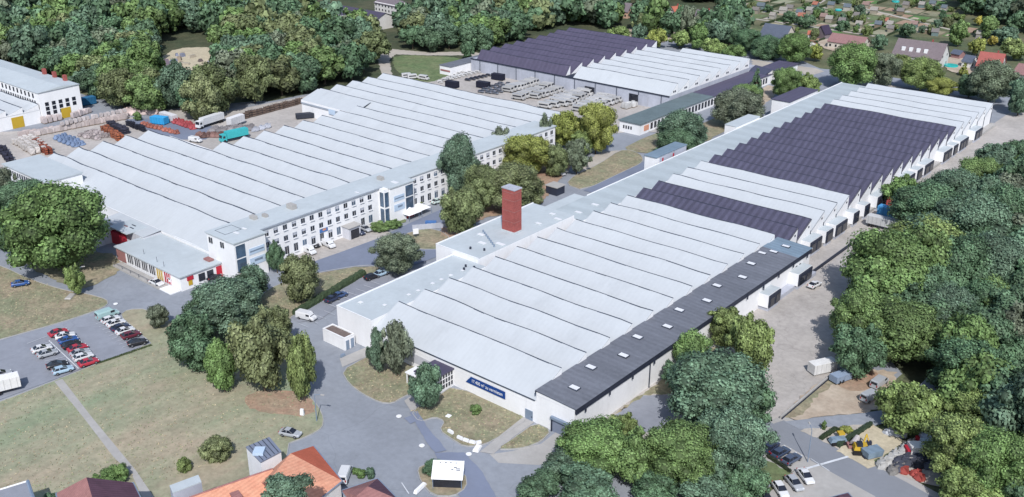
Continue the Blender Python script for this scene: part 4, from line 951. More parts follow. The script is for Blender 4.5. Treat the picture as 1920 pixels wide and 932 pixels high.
srow(PH, (238, 214), (288, 214), 9, 'pale pink scrap heap at the woodland end of the yard', 'scrap heaps', (.52, .42, .4), 'scrap', 1.7, rows=2, rowgap=2.6, jit=.9)
srow(PH, (268, 235), (328, 251), 10, 'red and orange bundle in the row by the hall roof', 'red bundles in the stock yard', (.32, .12, .09), 'bundle', 1.0, jit=.5, cvar=.35)
srow(PH, (325, 230), (362, 242), 8, 'bright red bundle in the row under the woodland', 'red bundles in the stock yard', (.34, .07, .08), 'bundle', 1.1, rows=2, rowgap=1.8, jit=.4)
srow(PH, (370, 258), (425, 256), 11, 'brown scrap heap beside the turquoise truck', 'scrap heaps', (.17, .1, .09), 'scrap', 1, rows=2, jit=.7, cvar=.4)
srow(PH, (400, 248), (468, 243), 10, 'grey scrap heap between the two trucks', 'scrap heaps', (.2, .19, .2), 'scrap', 1.2, rows=2, jit=.8, cvar=.3)
srow(PC, (462, 222), (566, 194), 24, 'brown crate stack in the row along the woodland edge', 'crate stacks in the stock yard', (.14, .1, .08), 'crates', 1.1)
srow(PP, (300 - 215, 232), (112, 226), 4, 'pale wrapped pallet against the works building left of the yellow door', WP, (.5, .44, .44), 'pallet', 1.2, rows=2)
srow(PP, (138, 222), (166, 212), 6, 'pale wrapped pallet at the right corner of the works building', WP, (.5, .44, .44), 'pallet', 1.2)
srow(PP, (1174, 205), (1192, 200), 4, 'white wrapped pallet beside the open gate of the far hall', WP, (.5, .5, .5), 'pallet', 1.1, rows=2)
srow(PH, (478, 246), (500, 240), 3, 'white and blue debris heap in the yard behind the hall peaks', 'scrap heaps', (.4, .42, .48), 'scrap', 1.2)
# stone yard bottom right
SY = 'stones and machine parts in the builders yard'
srow(PH, (1655, 876), (1712, 838), 9, 'pale grey boulder in the row next to the green hedge strip', SY, (.42, .42, .41), 'boulder', 1.0, jit=.3)
srow(PH, (1672, 884), (1720, 850), 6, 'grey boulder in the second row of the builders yard', SY, (.3, .29, .28), 'boulder', .9, jit=.5, cvar=.4)
srow(PH, (1690, 880), (1740, 872), 5, 'dark scrap heap in the builders yard', SY, (.05, .055, .075), 'scrap', 1.1, rows=2, jit=.8, cvar=.5)
srow(PH, (1698, 888), (1726, 900), 3, 'red and dark scrap heap in the builders yard', SY, (.3, .06, .05), 'scrap', .9, jit=.6)
srow(PH, (1662, 812), (1690, 818), 3, 'pale rock by the far corner of the sand lot', SY, (.4, .42, .46), 'boulder', .8, jit=.5)
for o in (PP, PC, PH): remove_tree(o)
for (p, c, l) in (((1725, 856), (.6, .6, .6), 'white builders truck with red tail'), ((1748, 850), (.4, .46, .52), 'grey blue builders truck under the trees'), ((1746, 838), (.35, .4, .5), 'small blue grey machine in the builders yard')):
    t = trailer('builders_truck', l, p, R(40), 4.6, 2.3, 2.4, c, .8, 'truck')
    MB().box(-2.9, -2.35, -1, 1, .7, 1.7).build('red_tail', M['red'], t)
# excavator on sand
ex = thing('excavator', 'small yellow excavator on the yellow sand lot', 'excavator', (*G(1617, 847), .3))
MB().obox(G(1612, 849)[0], G(1612, 849)[1], 2.7, 1.7, R(35), .96, 1.9, taper=.85).build('engine_body', M['yellow'], ex)
MB().obox(*G(1609, 851), 1.1, 1.1, R(35), 1.92, 2.6, taper=.85).build('cab', M['glass'], ex)
for k in (-1, 1): MB().obox(G(1612, 849)[0] + k * .8, G(1612, 849)[1] - k * .9, 3.4, .5, R(35), .32, .95).build('track', M['tyre'], ex)
a = G(1616, 846); b = G(1622, 836); c = G(1628, 840)
MB().tube((*a, 1.6), (*b, 2.6), .16).build('boom', M['yellow'], ex); MB().tube((*b, 2.6), (*c, 1.2), .12).build('stick', M['yellow'], ex); MB().obox(*c, .9, .8, .5, .9, 1.5).build('bucket', M['dark'], ex)
dp = thing('concrete_mixer', 'white and red drum mixer beside the excavator', 'machine', (*G(1604, 838), .3))
MB().tube((*G(1600, 842), 1.2), (*G(1606, 834), 1.9), .8, .45, n=10).build('drum', M['tint'], dp, color=(.45, .42, .42)); MB().obox(*G(1603, 840), 3, 1.6, R(40), .4, .9).build('frame', M['pink'], dp)
pm = thing('small_loader', 'dark small loader with yellow seat between hedges beside the street', 'machine', (*G(1573, 828), .3))
MB().obox(*G(1570, 832), 3.4, 1.4, R(50), .6, 1.4, taper=.8).build('body', M['stripb'], pm); MB().obox(*G(1575, 825), 1.2, 1.1, R(50), 1.4, 1.8).build('seat', M['yellow'], pm)
for k in (-1, 1): MB().obox(G(1570, 832)[0] + k * .7, G(1570, 832)[1] - k * .6, 3.2, .4, R(50), .3, .8).build('track', M['tyre'], pm)
dm = thing('dump_trailer', 'dark blue grey dump trailer on the corner of the sand lot', 'trailer', (*G(1634, 858), .3))
MB().obox(*G(1634, 858), 3.2, 2, R(60), .6, 1.9, taper=1.1).build('tub', M['stripb'], dm); MB().obox(*G(1634, 858), 3.6, .8, R(60), .3, .6).build('chassis', M['dark'], dm)
# ------------------------------------------------------------------ houses
def winrow(parent, P0, d, n, gap, z, w_=1.0, h=1.2, off=.03, nrm=(0, 0)):
    for i in range(n):
        x = P0[0] + d[0] * gap * (i + .5) + nrm[0] * off; y = P0[1] + d[1] * gap * (i + .5) + nrm[1] * off
        MB().obox(x, y, w_, .08, math.atan2(d[1], d[0]), z, z + h).build('window', M['glass'], parent)
def house(label, p, q, zr, he, W, roof, wall, group=None, rm='tile', over=.5, wins=True, name='house', chim=False, cat='house'):
    """ridge runs between pixels p and q at height zr"""
    a = Vector(G(*p, zr)); b = Vector(G(*q, zr)); c = (a + b) / 2; d = (b - a); L = d.length; d.normalize(); n = Vector((-d.y, d.x)); ang = math.atan2(d.y, d.x)
    t = thing(name, label, cat, (c.x, c.y, 0), group=group)
    def W3(u, v, z): return (c.x + d.x * u + n.x * v, c.y + d.y * u + n.y * v, z)
    h = L / 2 - .1; m = MB(); ww = W / 2 - over
    m.v = [W3(-h, -ww, 0), W3(h, -ww, 0), W3(h, ww, 0), W3(-h, ww, 0), W3(-h, -ww, he), W3(h, -ww, he), W3(h, ww, he), W3(-h, ww, he), W3(-h, 0, zr - .15), W3(h, 0, zr - .15)]
    m.f = [(0, 1, 5, 4), (2, 3, 7, 6), (1, 2, 6, 9, 5), (3, 0, 4, 8, 7), (4, 5, 9, 8), (6, 7, 8, 9)]; m.m = [0] * 6
    m.build('wall', M['tint'], t, color=wall)
    r = MB(); h2_ = L / 2 + over * .7; lo = he - over * .5
    for s in (-1, 1):
        r.quad(W3(-h2_, 0, zr), W3(h2_, 0, zr), W3(h2_, s * W / 2, lo), W3(-h2_, s * W / 2, lo))
        r.quad(W3(-h2_, 0, zr - .14), W3(h2_, 0, zr - .14), W3(h2_, s * W / 2, lo - .14), W3(-h2_, s * W / 2, lo - .14))
        for e in (-1, 1): r.quad(W3(e * h2_, 0, zr), W3(e * h2_, 0, zr - .14), W3(e * h2_, s * W / 2, lo - .14), W3(e * h2_, s * W / 2, lo))
    ro = r.build('roof', M[rm], t, color=roof)
    if chim:
        e = MB(); u = L * .2; x, y, _ = W3(u, .6, 0); e.obox(x, y, .7, .7, ang, zr - .8, zr + 1.0); e.build('chimney', M['brick'], ro)
    if wins:
        k = max(1, int(L / 3))
        for s in (-1, 1):
            p0 = (c.x - d.x * L / 2 + n.x * ww * s, c.y - d.y * L / 2 + n.y * ww * s)
            for z in ([1.0] if he < 4.2 else [1.0, 3.6]): winrow(t, p0, (d.x, d.y), k, L / k, z, nrm=(n.x * s, n.y * s))
        for e in (-1, 1):
            p0 = (c.x + d.x * h * e - n.x * ww, c.y + d.y * h * e - n.y * ww)
            for z in ([1.0, he + .2] if zr - he > 2 else [1.0]): winrow(t, p0, (n.x, n.y), 2, ww, z, .9, 1.1, nrm=(d.x * e, d.y * e))
    return t, W3, L, ang
GR, OR_, RR, PK, BG, VI = srgb(118, 110, 116), srgb(172, 102, 84), srgb(165, 92, 84), srgb(146, 112, 112), srgb(88, 96, 112), srgb(76, 72, 92)
WW, CR = (.62, .61, .6), (.56, .52, .46)
house('white house with orange roof in front wing, between trees at the top', (1260, 12), (1277, 10), 9, 4.5, 10, OR_, WW, chim=True)
house('small orange roofed wing of the white house at the top', (1240, 20), (1252, 19), 6.5, 3.5, 7, OR_, WW)
house('cream house with steep grey roof between dark trees at the top', (1308, 17), (1338, 20), 9.5, 4.5, 11, GR, CR, chim=True)
house('pink walled house with grey roof at the top, half hidden by trees', (1166, 4), (1184, 6), 8.5, 4, 9, GR, srgb(190, 160, 140))
house('large barn like house with blue grey roof and roof panels', (1436, 43), (1484, 49), 9.5, 4, 15, BG, CR, rm='tile')
t, W3, L, ang = house('long house with weathered pink roof beside the gardens', (1562, 61), (1626, 70), 7, 3.6, 11, PK, CR)
t, W3, L, ang = house('large white house with broad grey brown roof, right of the gardens', (1686, 71), (1776, 82), 11, 4.6, 15, srgb(120, 110, 114), WW, chim=True)
for u in (-7, -3.5, 0, 3.5): x, y, _ = W3(u, -4.6, 0); MB().obox(x, y, 1.6, 1.4, ang, 6.2, 8.0).build('dormer', M['white'], t)
x, y, _ = W3(-9, -7.5, 0); MB().obox(x, y, 7, 4, ang, 0, 3.2).build('porch', M['pink'], t)
t, W3, L, ang = house('house with bright red tiled roof, right of the large white house', (1840, 96), (1885, 101), 9, 3.6, 14, srgb(158, 92, 86), WW, chim=True)
house('grey roofed annexe joined to the red roofed house', (1812, 102), (1830, 105), 5.5, 3, 8, BG, WW)
house('white house with pale red roof at the right photo edge', (1912, 118), (1945, 124), 7.5, 3.8, 10, PK, WW)
house('violet roofed white barn in the woodland at the top', (606, 4), (722, 24), 9, 4.6, 22, VI, WW, rm='tile', name='barn', cat='barn')
house('white house behind the violet roofed barn', (715, -6), (757, 2), 8, 5.5, 12, GR, WW)
house('small red roofed garage beside the barn like house', (1516, 57), (1533, 58), 4, 2.6, 6, OR_, WW, wins=False, name='garage', cat='garage')
house('small orange roofed garage in front of the barn like house', (1508, 70), (1522, 76), 4.2, 2.6, 7, OR_, WW, wins=False, name='garage', cat='garage')
house('tall narrow shed with black violet roof beside the long pink house', (1540, 48), (1553, 46), 7, 3, 7, srgb(60, 52, 72), GR, wins=False, name='shed', cat='shed')
house('end house with dark roof beside the gravel track', (1418, 122), (1448, 130), 6.5, 4.0, 12, srgb(72, 76, 96), WW)
house('dark glazed small hut below the big white house', (1790, 92), (1806, 95), 4, 2.5, 6, BG, PK, wins=False, name='shed', cat='shed')
# garden sheds
shl = [(1402, 6), (1418, 12), (1428, 4), (1470, 12), (1482, 8), (1500, 16), (1504, 23), (1520, 12), (1528, 18), (1546, 24), (1556, 28), (1608, 22), (1620, 30), (1612, 38), (1580, 32), (1648, 38), (1662, 32), (1670, 38), (1672, 46), (1716, 38), (1740, 48), (1755, 52), (1772, 8), (1730, 2), (1700, 2), (1750, 0), (1794, 50), (1838, 56), (1836, 66), (1398, 46), (1412, 56), (1440, 44), (1590, 6), (1640, 12), (1690, 14), (1560, 2), (1530, 2), (1450, 22), (1395, 28), (1625, 2)]
scol = [('faded orange', srgb(158, 104, 88)), ('grey', srgb(120, 116, 114)), ('blue grey', srgb(98, 108, 116)), ('pale', srgb(150, 146, 140)), ('pink', srgb(140, 118, 112))]
for i, p in enumerate(shl):
    cn_, c_ = scol[[3, 1, 2, 3, 1, 2, 0, 3, 1, 4][i % 10]]
    s_ = random.uniform(.8, 1.25); dx = 11 * s_
    house(cn_ + ' roofed garden shed among the allotments', (p[0] - dx / 2, p[1]), (p[0] + dx / 2, p[1] + 1), 3.9, 2.4, 5.5 * s_, c_, random.choice([srgb(160, 158, 152), srgb(140, 134, 122), srgb(120, 108, 92), srgb(104, 122, 122)]), group='garden sheds among the allotments', wins=False, name='garden_shed', cat='garden shed', over=.3)
# buildings at the bottom edge
def hip(label, corners, he, zr, rp, rq, roofs, wall, name='house', cat='house'):
    """corners: four ground-plan pixel corners at eaves height he; ridge rp-rq at zr"""
    C = [G(*p, he) for p in corners]; a = G(*rp, zr); b = G(*rq, zr); cx = sum(p[0] for p in C) / 4; cy = sum(p[1] for p in C) / 4
    t = thing(name, label, cat, (cx, cy, 0))
    ins = [(cx + (x - cx) * .95, cy + (y - cy) * .95) for x, y in C]
    MB().prism(ins, 0, he - .1).build('wall', M['tint'], t, color=wall)
    A = (*a, zr); B = (*b, zr); c3 = [(x, y, he) for x, y in C]
    faces = [(c3[0], c3[1], A), (c3[1], c3[2], B, A), (c3[2], c3[3], B), (c3[3], c3[0], A, B)]
    for f, m in zip(faces, roofs): MB().quad(*f).build('roof_slope', m, t)
    so_ = MB(); so_.quad(*[(x, y, he - .02) for x, y in C]); so_.build('soffit', M['white'], t)
    g = MB()
    for i in range(4): g.tube((*C[i], he), (*C[(i + 1) % 4], he), .12)
    g.build('gutter', M['steel'], t)
    return t, C
# orange roofed corner house
t, C = hip('corner house with orange tiled hipped roof at the bottom edge', [(588, 836), (642, 902), (560, 968), (480, 905)], 7.0, 10.6, (545, 850), (500, 905), [mat('red_roof_tiles', srgb(188, 100, 76), .85, .1, .6, fine=.14), M['orange'], M['pink'], M['orange']], WW)  # first slope has red tiles of their own colour
tt = M['orange']
# long wing running to the bottom left
def gable_wing(label, p, q, zr, he, w1, w2, m1, m2, wall=WW, name='house'):
    a = Vector(G(*p, zr)); b = Vector(G(*q, zr)); d = (b - a); L = d.length; d.normalize(); n = Vector((-d.y, d.x)); c = (a + b) / 2
    t = thing(name, label, 'house', (c.x, c.y, 0))
    def W3(u, v, z): return (a.x + d.x * u + n.x * v, a.y + d.y * u + n.y * v, z)
    m = MB(); m.v = [W3(0, -w1, 0), W3(L, -w1, 0), W3(L, w2, 0), W3(0, w2, 0), W3(0, -w1, he), W3(L, -w1, he), W3(L, w2, he), W3(0, w2, he), W3(0, 0, zr - .1), W3(L, 0, zr - .1)]
    m.f = [(0, 1, 5, 4), (2, 3, 7, 6), (1, 2, 6, 9, 5), (3, 0, 4, 8, 7)]; m.m = [0] * 4; m.build('wall', M['tint'], t, color=wall)
    MB().quad(W3(-.3, 0, zr), W3(L + .3, 0, zr), W3(L + .3, -w1 - .4, he - .1), W3(-.3, -w1 - .4, he - .1)).build('roof_slope', m1, t)
    MB().quad(W3(-.3, 0, zr), W3(L + .3, 0, zr), W3(L + .3, w2 + .4, he - .1), W3(-.3, w2 + .4, he - .1)).build('roof_slope', m2, t)
    MB().tube(W3(-.3, 0, zr + .03), W3(L + .3, 0, zr + .03), .14).build('ridge_tiles', M['pink'], t)
    return t, W3, L
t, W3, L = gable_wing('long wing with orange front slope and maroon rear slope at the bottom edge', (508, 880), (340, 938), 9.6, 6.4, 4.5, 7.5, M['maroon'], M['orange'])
for u, v in ((7, 3.2), (15, 3.5)):
    o = MB(); p0 = [W3(u - 1, v - 1.6, 6.6), W3(u + 1, v - 1.6, 6.6), W3(u + 1, v + 1.2, 8.6), W3(u - 1, v + 1.2, 8.6)]
    x, y, _ = W3(u, v - .6, 0); MB().obox(x, y, 1.5, 2.0, math.atan2(W3(1, 0, 0)[1] - W3(0, 0, 0)[1], W3(1, 0, 0)[0] - W3(0, 0, 0)[0]), 7.2, 9.0).build('dormer', M['pink'], t)
# flat blocks on the wing
fb = thing('lift_block', 'white block with dark seamed metal roof behind the orange roofed house', 'building', (*G(497, 850, 8), 0))
q = [G(*p, 9.5) for p in ((462, 840), (505, 822), (527, 848), (489, 868))]
MB().prism(q, 0, 9.5).build('wall', M['white'], fb)
MB().prism([(x + (G(495, 845, 9.5)[0] - x) * -.03, y + (G(495, 845, 9.5)[1] - y) * -.03) for x, y in q], 9.52, 9.75).build('roof', M['asphd'], fb)
for i in range(5):
    f = .12 + i * .19; a = [q[0][k] + (q[1][k] - q[0][k]) * f for k in (0, 1)]; b = [q[3][k] + (q[2][k] - q[3][k]) * f for k in (0, 1)]
    MB().tube((*a, 9.78), (*b, 9.78), .08).build('roof_seam', M['line'], fb)
MB().obox(*G(486, 848, 9.8), 2.0, 1.8, R(-50), 9.76, 10.3).build('skylight', M['board'], fb)
dk = thing('dormer_block', 'grey white flat dormer block on the maroon slope at the bottom', 'building', (*G(347, 910, 8), 0))
q = [G(*p, 9.0) for p in ((318, 912), (372, 892), (378, 905), (324, 926))]
MB().prism(q, 5, 9.0).build('wall', M['greyw'], dk); MB().prism([(x, y) for x, y in q], 9.01, 9.2).build('roof', M['flat'], dk)
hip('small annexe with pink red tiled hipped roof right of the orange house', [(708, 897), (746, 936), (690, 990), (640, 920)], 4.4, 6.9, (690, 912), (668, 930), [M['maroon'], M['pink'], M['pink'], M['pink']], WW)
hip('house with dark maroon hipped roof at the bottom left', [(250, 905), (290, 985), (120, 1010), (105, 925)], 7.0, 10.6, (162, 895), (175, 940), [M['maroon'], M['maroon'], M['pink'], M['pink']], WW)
fbx = thing('flat_roof_block', 'grey white flat roofed block at the bottom left corner', 'building', (*G(25, 930, 5), 0))
q = [G(*p, 6) for p in ((-20, 925), (52, 903), (68, 950), (-10, 975))]
MB().prism(q, 0, 6).build('wall', M['white'], fbx); MB().prism([(x + (G(25, 935, 6)[0] - x) * .06, y + (G(25, 935, 6)[1] - y) * .06) for x, y in q], 6.01, 6.1).build('roof', M['asphp'], fbx)
MB().tube((*q[1], 6.1), (*q[2], 6.1), .3).build('parapet', M['steel'], fbx); MB().tube((*q[0], 6.1), (*q[1], 6.1), .15).build('parapet', M['white'], fbx)
hip('small house with dark plum roof at the bottom near the lower parking bays', [(1590, 924), (1615, 952), (1560, 980), (1545, 936)], 3.2, 5.4, (1575, 928), (1570, 950), [M['maroon'], M['maroon'], M['maroon'], M['maroon']], WW)
# garage with gravel roof
ga = thing('garage', 'small white garage with brown gravel flat roof left of the near hall', 'garage', (-160.5, 129, 0))
gq = [G(*p, 3.0) for p in ((603, 617), (624, 609), (663, 629), (646, 634))]
gq = [(-164.4, 127.4), (-157.0, 127.4), (-157.0, 130.4), (-164.4, 130.4)]
MB().prism(gq, 0, 2.9).build('wall', M['white'], ga); MB().box(-164.1, -157.3, 127.7, 130.1, 2.905, 2.95).build('roof', mat('gravel_roof', srgb(112, 100, 96), .95, .2, 1.2, fine=.3), ga)
for (a, b, c, d_) in ((-164.4, -157, 127.4, 127.65), (-164.4, -157, 130.15, 130.4), (-164.4, -164.15, 127.66, 130.14), (-157.25, -157, 127.66, 130.14)): MB().box(a, b, c, d_, 2.96, 3.2).build('parapet', M['white'], ga)
for y in (127.8, 129.2): MB().box(-157, -156.92, y, y + .9, .05, 2.3).build('door', M['steel'], ga)
# information kiosk
kx, ky = G(840, 912); kw = Vector((G(865, 918)[0] - G(813, 916)[0], G(865, 918)[1] - G(813, 916)[1])); ka = math.atan2(kw.y, kw.x)
ks = thing('information_kiosk', 'white information kiosk with sloping lettered roof on the road island', 'kiosk', (kx, ky, .2)); ks.rotation_euler = (0, 0, ka); ORG[ks.name] = (0, 0, 0)
MB().box(-2.6, 2.6, -.6, 2.4, 0, 2.2).build('wall', M['glass'], ks)
kr = MB(); kr.v = [(-2.8, -1.2, 2.2), (2.8, -1.2, 2.2), (2.8, 2.0, 3.9), (-2.8, 2.0, 3.9), (-2.8, 2.6, 3.6), (2.8, 2.6, 3.6), (-2.8, -1.2, 2.05), (2.8, -1.2, 2.05), (2.8, 2.6, 2.2), (-2.8, 2.6, 2.2)]
kr.f = [(0, 1, 2, 3), (3, 2, 5, 4), (6, 0, 3, 4, 9), (1, 7, 8, 5, 2), (6, 7, 1, 0), (4, 5, 8, 9)]; kr.m = [0] * 6
rf_ = kr.build('roof', M['white'], ks)
lt = MB()
for (x0, x1, t_) in ((-1.6, -1.3, .86), (-.7, -.3, .86), (.2, .6, .86), (1.2, 1.6, .86), (1.0, 1.6, .62), (.6, 1.0, .5), (1.4, 2.2, .55), (1.5, 2.2, .47)):
    y0 = -1.2 + 3.2 * t_; z0 = 2.2 + 1.7 * t_; lt.quad((x0, y0, z0 + .012), (x1, y0, z0 + .012), (x1, y0 + .14, z0 + .086), (x0, y0 + .14, z0 + .086))
lt.build('roof_lettering', M['line'], rf_)
for x in (-2.6, 2.5): MB().box(x, x + .1, -1.1, -1.0, 0, 2.1).build('post', M['steel'], ks)
sheet('road_island', [(783, 880), (800, 872), (835, 872), (872, 890), (875, 915), (850, 932), (812, 930), (790, 905)], M['lawnb'], smooth=1, kerb=True, z=.19)
# lamps, bins, stones, manholes
def lamp(p, lab, h=8, arm=1.6, ang=0):
    x, y = G(*p); t = thing('street_lamp', lab, 'street lamp', (x, y, .1)); t.rotation_euler = (0, 0, ang); ORG[t.name] = (0, 0, 0)
    MB().tube((0, 0, 0), (0, 0, h), .12, .07).build('pole', M['steel'], t); MB().tube((0, 0, h - .02), (arm, 0, h + .35), .06).build('arm', M['steel'], t)
    MB().box(arm - .1, arm + .7, -.15, .15, h + .28, h + .42).build('lamp_head', M['conc'], t)
lamp((1381, 243), 'curved street lamp between the hall roof and the round trees', 9, 2, R(150))
lamp((594, 790), 'lamp post leaning over the kerb at the road bend', 6, 1.5, R(20)); lamp((1514, 868), 'lamp post between the street bays', 7, 1.5, R(130)); lamp((152, 545), 'pale lamp post beside the small yellow green tree', 6, 1.2, R(60))
def stone(p, lab, L=.9, Wd=.6, h=.5, m='conc', name='stone_block', cat='stone', ang=None):
    x, y = G(*p); r = random.Random(p[0]); o = MB()
    o.obox(x, y, L, Wd, r.uniform(0, 3) if ang is None else ang, .15, .2 + h, taper=.8); o = o.build(name, M[m]); return tag(o, lab, cat)
wa = thing('low_stone_wall', 'broken line of pale stone blocks along the lawn edge', 'wall', (*G(875, 828), 0))
pts = [(840, 810), (850, 816), (857, 822), (868, 827), (880, 831), (892, 834), (903, 832)]
for i in range(len(pts) - 1):
    if i == 1: continue
    a = Vector(G(*pts[i])); b = Vector(G(*pts[i + 1])); d = b - a; c = (a + b) / 2; MB().obox(c.x, c.y, d.length * .9, .5, math.atan2(d.y, d.x), .2, .75, taper=.9).build('stone', M['white'], wa)
stone((895, 843), 'white stone at the end of the broken line of stone blocks', 2.2, 1.2, .4, 'white')
stone((567, 779), 'upright pale stone on the lawn near the road bend', .8, .5, 1.3, 'white')
stone((788, 918), 'dark edged white bench block on the road island', 3.4, .7, .5, 'white', 'bench', 'bench', ang=None)
stone((841, 781), 'white square cover on the lawn beside the porch', 1.0, 1.0, .1, 'white', 'manhole_cover', 'cover')
stone((643, 669), 'small white car roof box on the path', 1.2, .6, .5, 'steel', 'electric_box', 'box') 
stone((132, 557), 'pale concrete slab on the dry lawn under the small tree', 3.4, 1.6, .2, 'conc', 'concrete_slab', 'slab', ang=-.9)
for i, p in enumerate([(748, 782), (791, 837), (879, 853), (1061, 826), (217, 571), (212, 568 + 26)]):
    x, y = G(*p); o = MB(); o.tube((x, y, .15), (x, y, .262), .55, n=14); o = o.build('manhole_cover', M['white']); tag(o, 'round pale manhole cover set in the asphalt', 'manhole cover', 'manhole covers in the asphalt')
sg = thing('notice_board', 'small white notice board standing on grass beyond the dark round tree', 'sign', (*G(780, 446), 0)); MB().obox(*G(780, 446), 1.6, .15, R(60), 1.2, 2.8).build('panel', M['white'], sg); MB().tube((*G(780, 446), 0), (*G(780, 446), 1.2), .08).build('post', M['dark'], sg)
hv = thing('entrance_tent', 'white tent canopies in front of the second stair tower', 'tent', (*G(775, 405), 0))
for (p, s_) in (((768, 408), 2.6), ((786, 400), 2.6)):
    x, y = G(*p); m = MB(); m.v = [(x - s_, y - s_, 1.9), (x + s_, y - s_, 1.9), (x + s_, y + s_, 1.9), (x - s_, y + s_, 1.9), (x, y, 3.4)]; m.f = [(0, 1, 4), (1, 2, 4), (2, 3, 4), (3, 0, 4)]; m.m = [0] * 4; m.build('canopy', M['white'], hv)
    for a, b in ((-1, -1), (1, -1), (1, 1), (-1, 1)): MB().tube((x + a * s_, y + b * s_, 0), (x + a * s_, y + b * s_, 1.9), .07).build('post', M['steel'], hv)
sp = simple_block('park_pavilion', 'small dark sided pavilion with pale roof behind the chimney', 'pavilion', *(lambda c: (c[0] - 2.2, c[0] + 2.2, c[1] - 2, c[1] + 2))(G(1041, 362)), 2.6, M['dark'], M['conc'])
cy = thing('scrap_fence', 'grey fence with stored blue parts beside the lawn', 'fence', (*G(810, 428), 0))
for i in range(9): x, y = G(778 + i * 7, 432 - i * .6); MB().obox(x, y, 1.4, .12, R(40), .1, 1.7).build('fence_panel', M['greyw'], cy)
o = MB().obox(*G(808, 424), 3.2, 1.6, R(40), .1, 1.5).build('machine_cover', M['tarp']); tag(o, 'blue covered machine behind the grey fence', 'machine')
# hedge panels
def hedge(p, q, h, wd, lab, col=(.045, .07, .035)):
    a = Vector(G(*p)); b = Vector(G(*q)); L = (b - a).length; n = int(L / .5); d = (b - a) / n; nn = Vector((-d.y, d.x)).normalized(); r = random.Random(int(p[0])); m = MB()
    prof = [(-wd / 2, .1), (-wd / 2 * 1.05, h * .6), (-wd * .35, h), (wd * .35, h), (wd / 2 * 1.05, h * .6), (wd / 2, .1)]; secs = []
    for i in range(n + 1):
        c = a + d * i; secs.append([(c.x + nn.x * (u + r.uniform(-.12, .12)), c.y + nn.y * (u + r.uniform(-.12, .12)), z * r.uniform(.88, 1.12)) for u, z in prof])
    loft(m, secs)
    for i in range(int(L * 14)):
        t_ = r.random(); u, z = r.choice(prof[1:5]); c = a.lerp(b, t_) + nn * u * 1.05; s_ = .16
        m.quad(*[(c.x + r.uniform(-s_, s_), c.y + r.uniform(-s_, s_), z + r.uniform(-s_, s_)) for _ in range(4)])
    o = m.build('hedge', M['tint'], color=col); return tag(o, lab, 'hedge')
hedge((553, 592), (682, 515), 1.5, 1.6, 'long clipped hedge along the bays beside the near hall')
hedge((1538, 826), (1566, 808), 1.0, .8, 'short clipped hedge beside the small loader', (.03, .045, .02)); hedge((1566, 808), (1580, 816), 1.0, .8, 'short hedge end behind the small loader', (.03, .045, .02))
hedge((1438, 858), (1482, 888), .8, .5, 'low hedge edging the grass below the street bays', (.025, .035, .02))
hedge((185, 682), (284, 648), .3, .5, 'thin grass bank along the car park edge', (.05, .07, .03)); hedge((1570, 840), (1632, 798), 1.0, .9, 'low dark hedge along the yellow sand lot', (.03, .05, .03))
# low boundary wall
bw = thing('low_boundary_wall', 'low pale kerb wall between the concrete yard and the sand lot', 'wall', (*G(1515, 745), 0))
a = G(1463, 787); b = G(1566, 700); L = math.hypot(b[0] - a[0], b[1] - a[1]); MB().obox((a[0] + b[0]) / 2, (a[1] + b[1]) / 2, L, .35, math.atan2(b[1] - a[1], b[0] - a[0]), .15, .8).build('wall', M['conc'], bw)
MB().obox((a[0] + b[0]) / 2 + .3, (a[1] + b[1]) / 2, L, .12, math.atan2(b[1] - a[1], b[0] - a[0]), .16, .55).build('wall_shade_strip', M['dark'], bw)  # dark strip standing in for the shadow along the low wall
ht = simple_block('hut', 'small grey roofed hut half hidden under the right hand trees', 'hut', *(lambda c: (c[0] - 2.5, c[0] + 2.5, c[1] - 2, c[1] + 2))(G(1752, 745)), 2.4, M['wood'], M['asphp'])
# ------------------------------------------------------------------ allotment gardens: plots, paths, hedges
GPOLY = [(1372, 0), (1385, 60), (1450, 78), (1520, 84), (1560, 62), (1650, 68), (1690, 62), (1800, 72), (1850, 60), (1800, 20), (1790, -25), (1372, -25)]
r = random.Random(11); i = 0
pl = [M['lawng'], M['lawnb'], M['lawn'], M['wild'], M['soil'], M['lawng'], M['lawn'], mat('bright_garden_lawn', srgb(88, 122, 70), 1, .12, .1, fine=.15)]
for gx in range(-420, -60, 11):
    for gy in range(400, 800, 19):
        x, y = gx + 5.5, gy + 9
        if not inpoly(P(x, y), GPOLY): continue
        z = .01 + r.random() * .02; x1 = gx + 10.4 * r.uniform(.9, 1); y1 = gy + 17.5 * r.uniform(.6, 1)
        MB().quad((gx, gy, z), (x1, gy, z), (x1, y1, z), (gx, y1, z)).build('garden_plot', r.choice(pl), kind='structure')
        if r.random() < .5: MB().quad((gx + 1, gy + 2, z + .01), (gx + 1 + r.uniform(2, 5), gy + 2, z + .01), (gx + 5, gy + r.uniform(5, 11), z + .01), (gx + 1, gy + 8, z + .01)).build('garden_bed', r.choice([M['soil'], M['grav'], M['sand'], M['under']]), kind='structure')
        if r.random() < .4:
            hm = MB().box(gx + 10.5, gx + 10.9, gy, gy + 17, 0, r.uniform(1, 1.6)); hm = hm.build('garden_hedge', M['tint'], color=(.035, .055, .025)); tag(hm, 'thin dark garden hedge between two allotment plots', 'hedge', 'hedges between allotment plots')
        i += 1
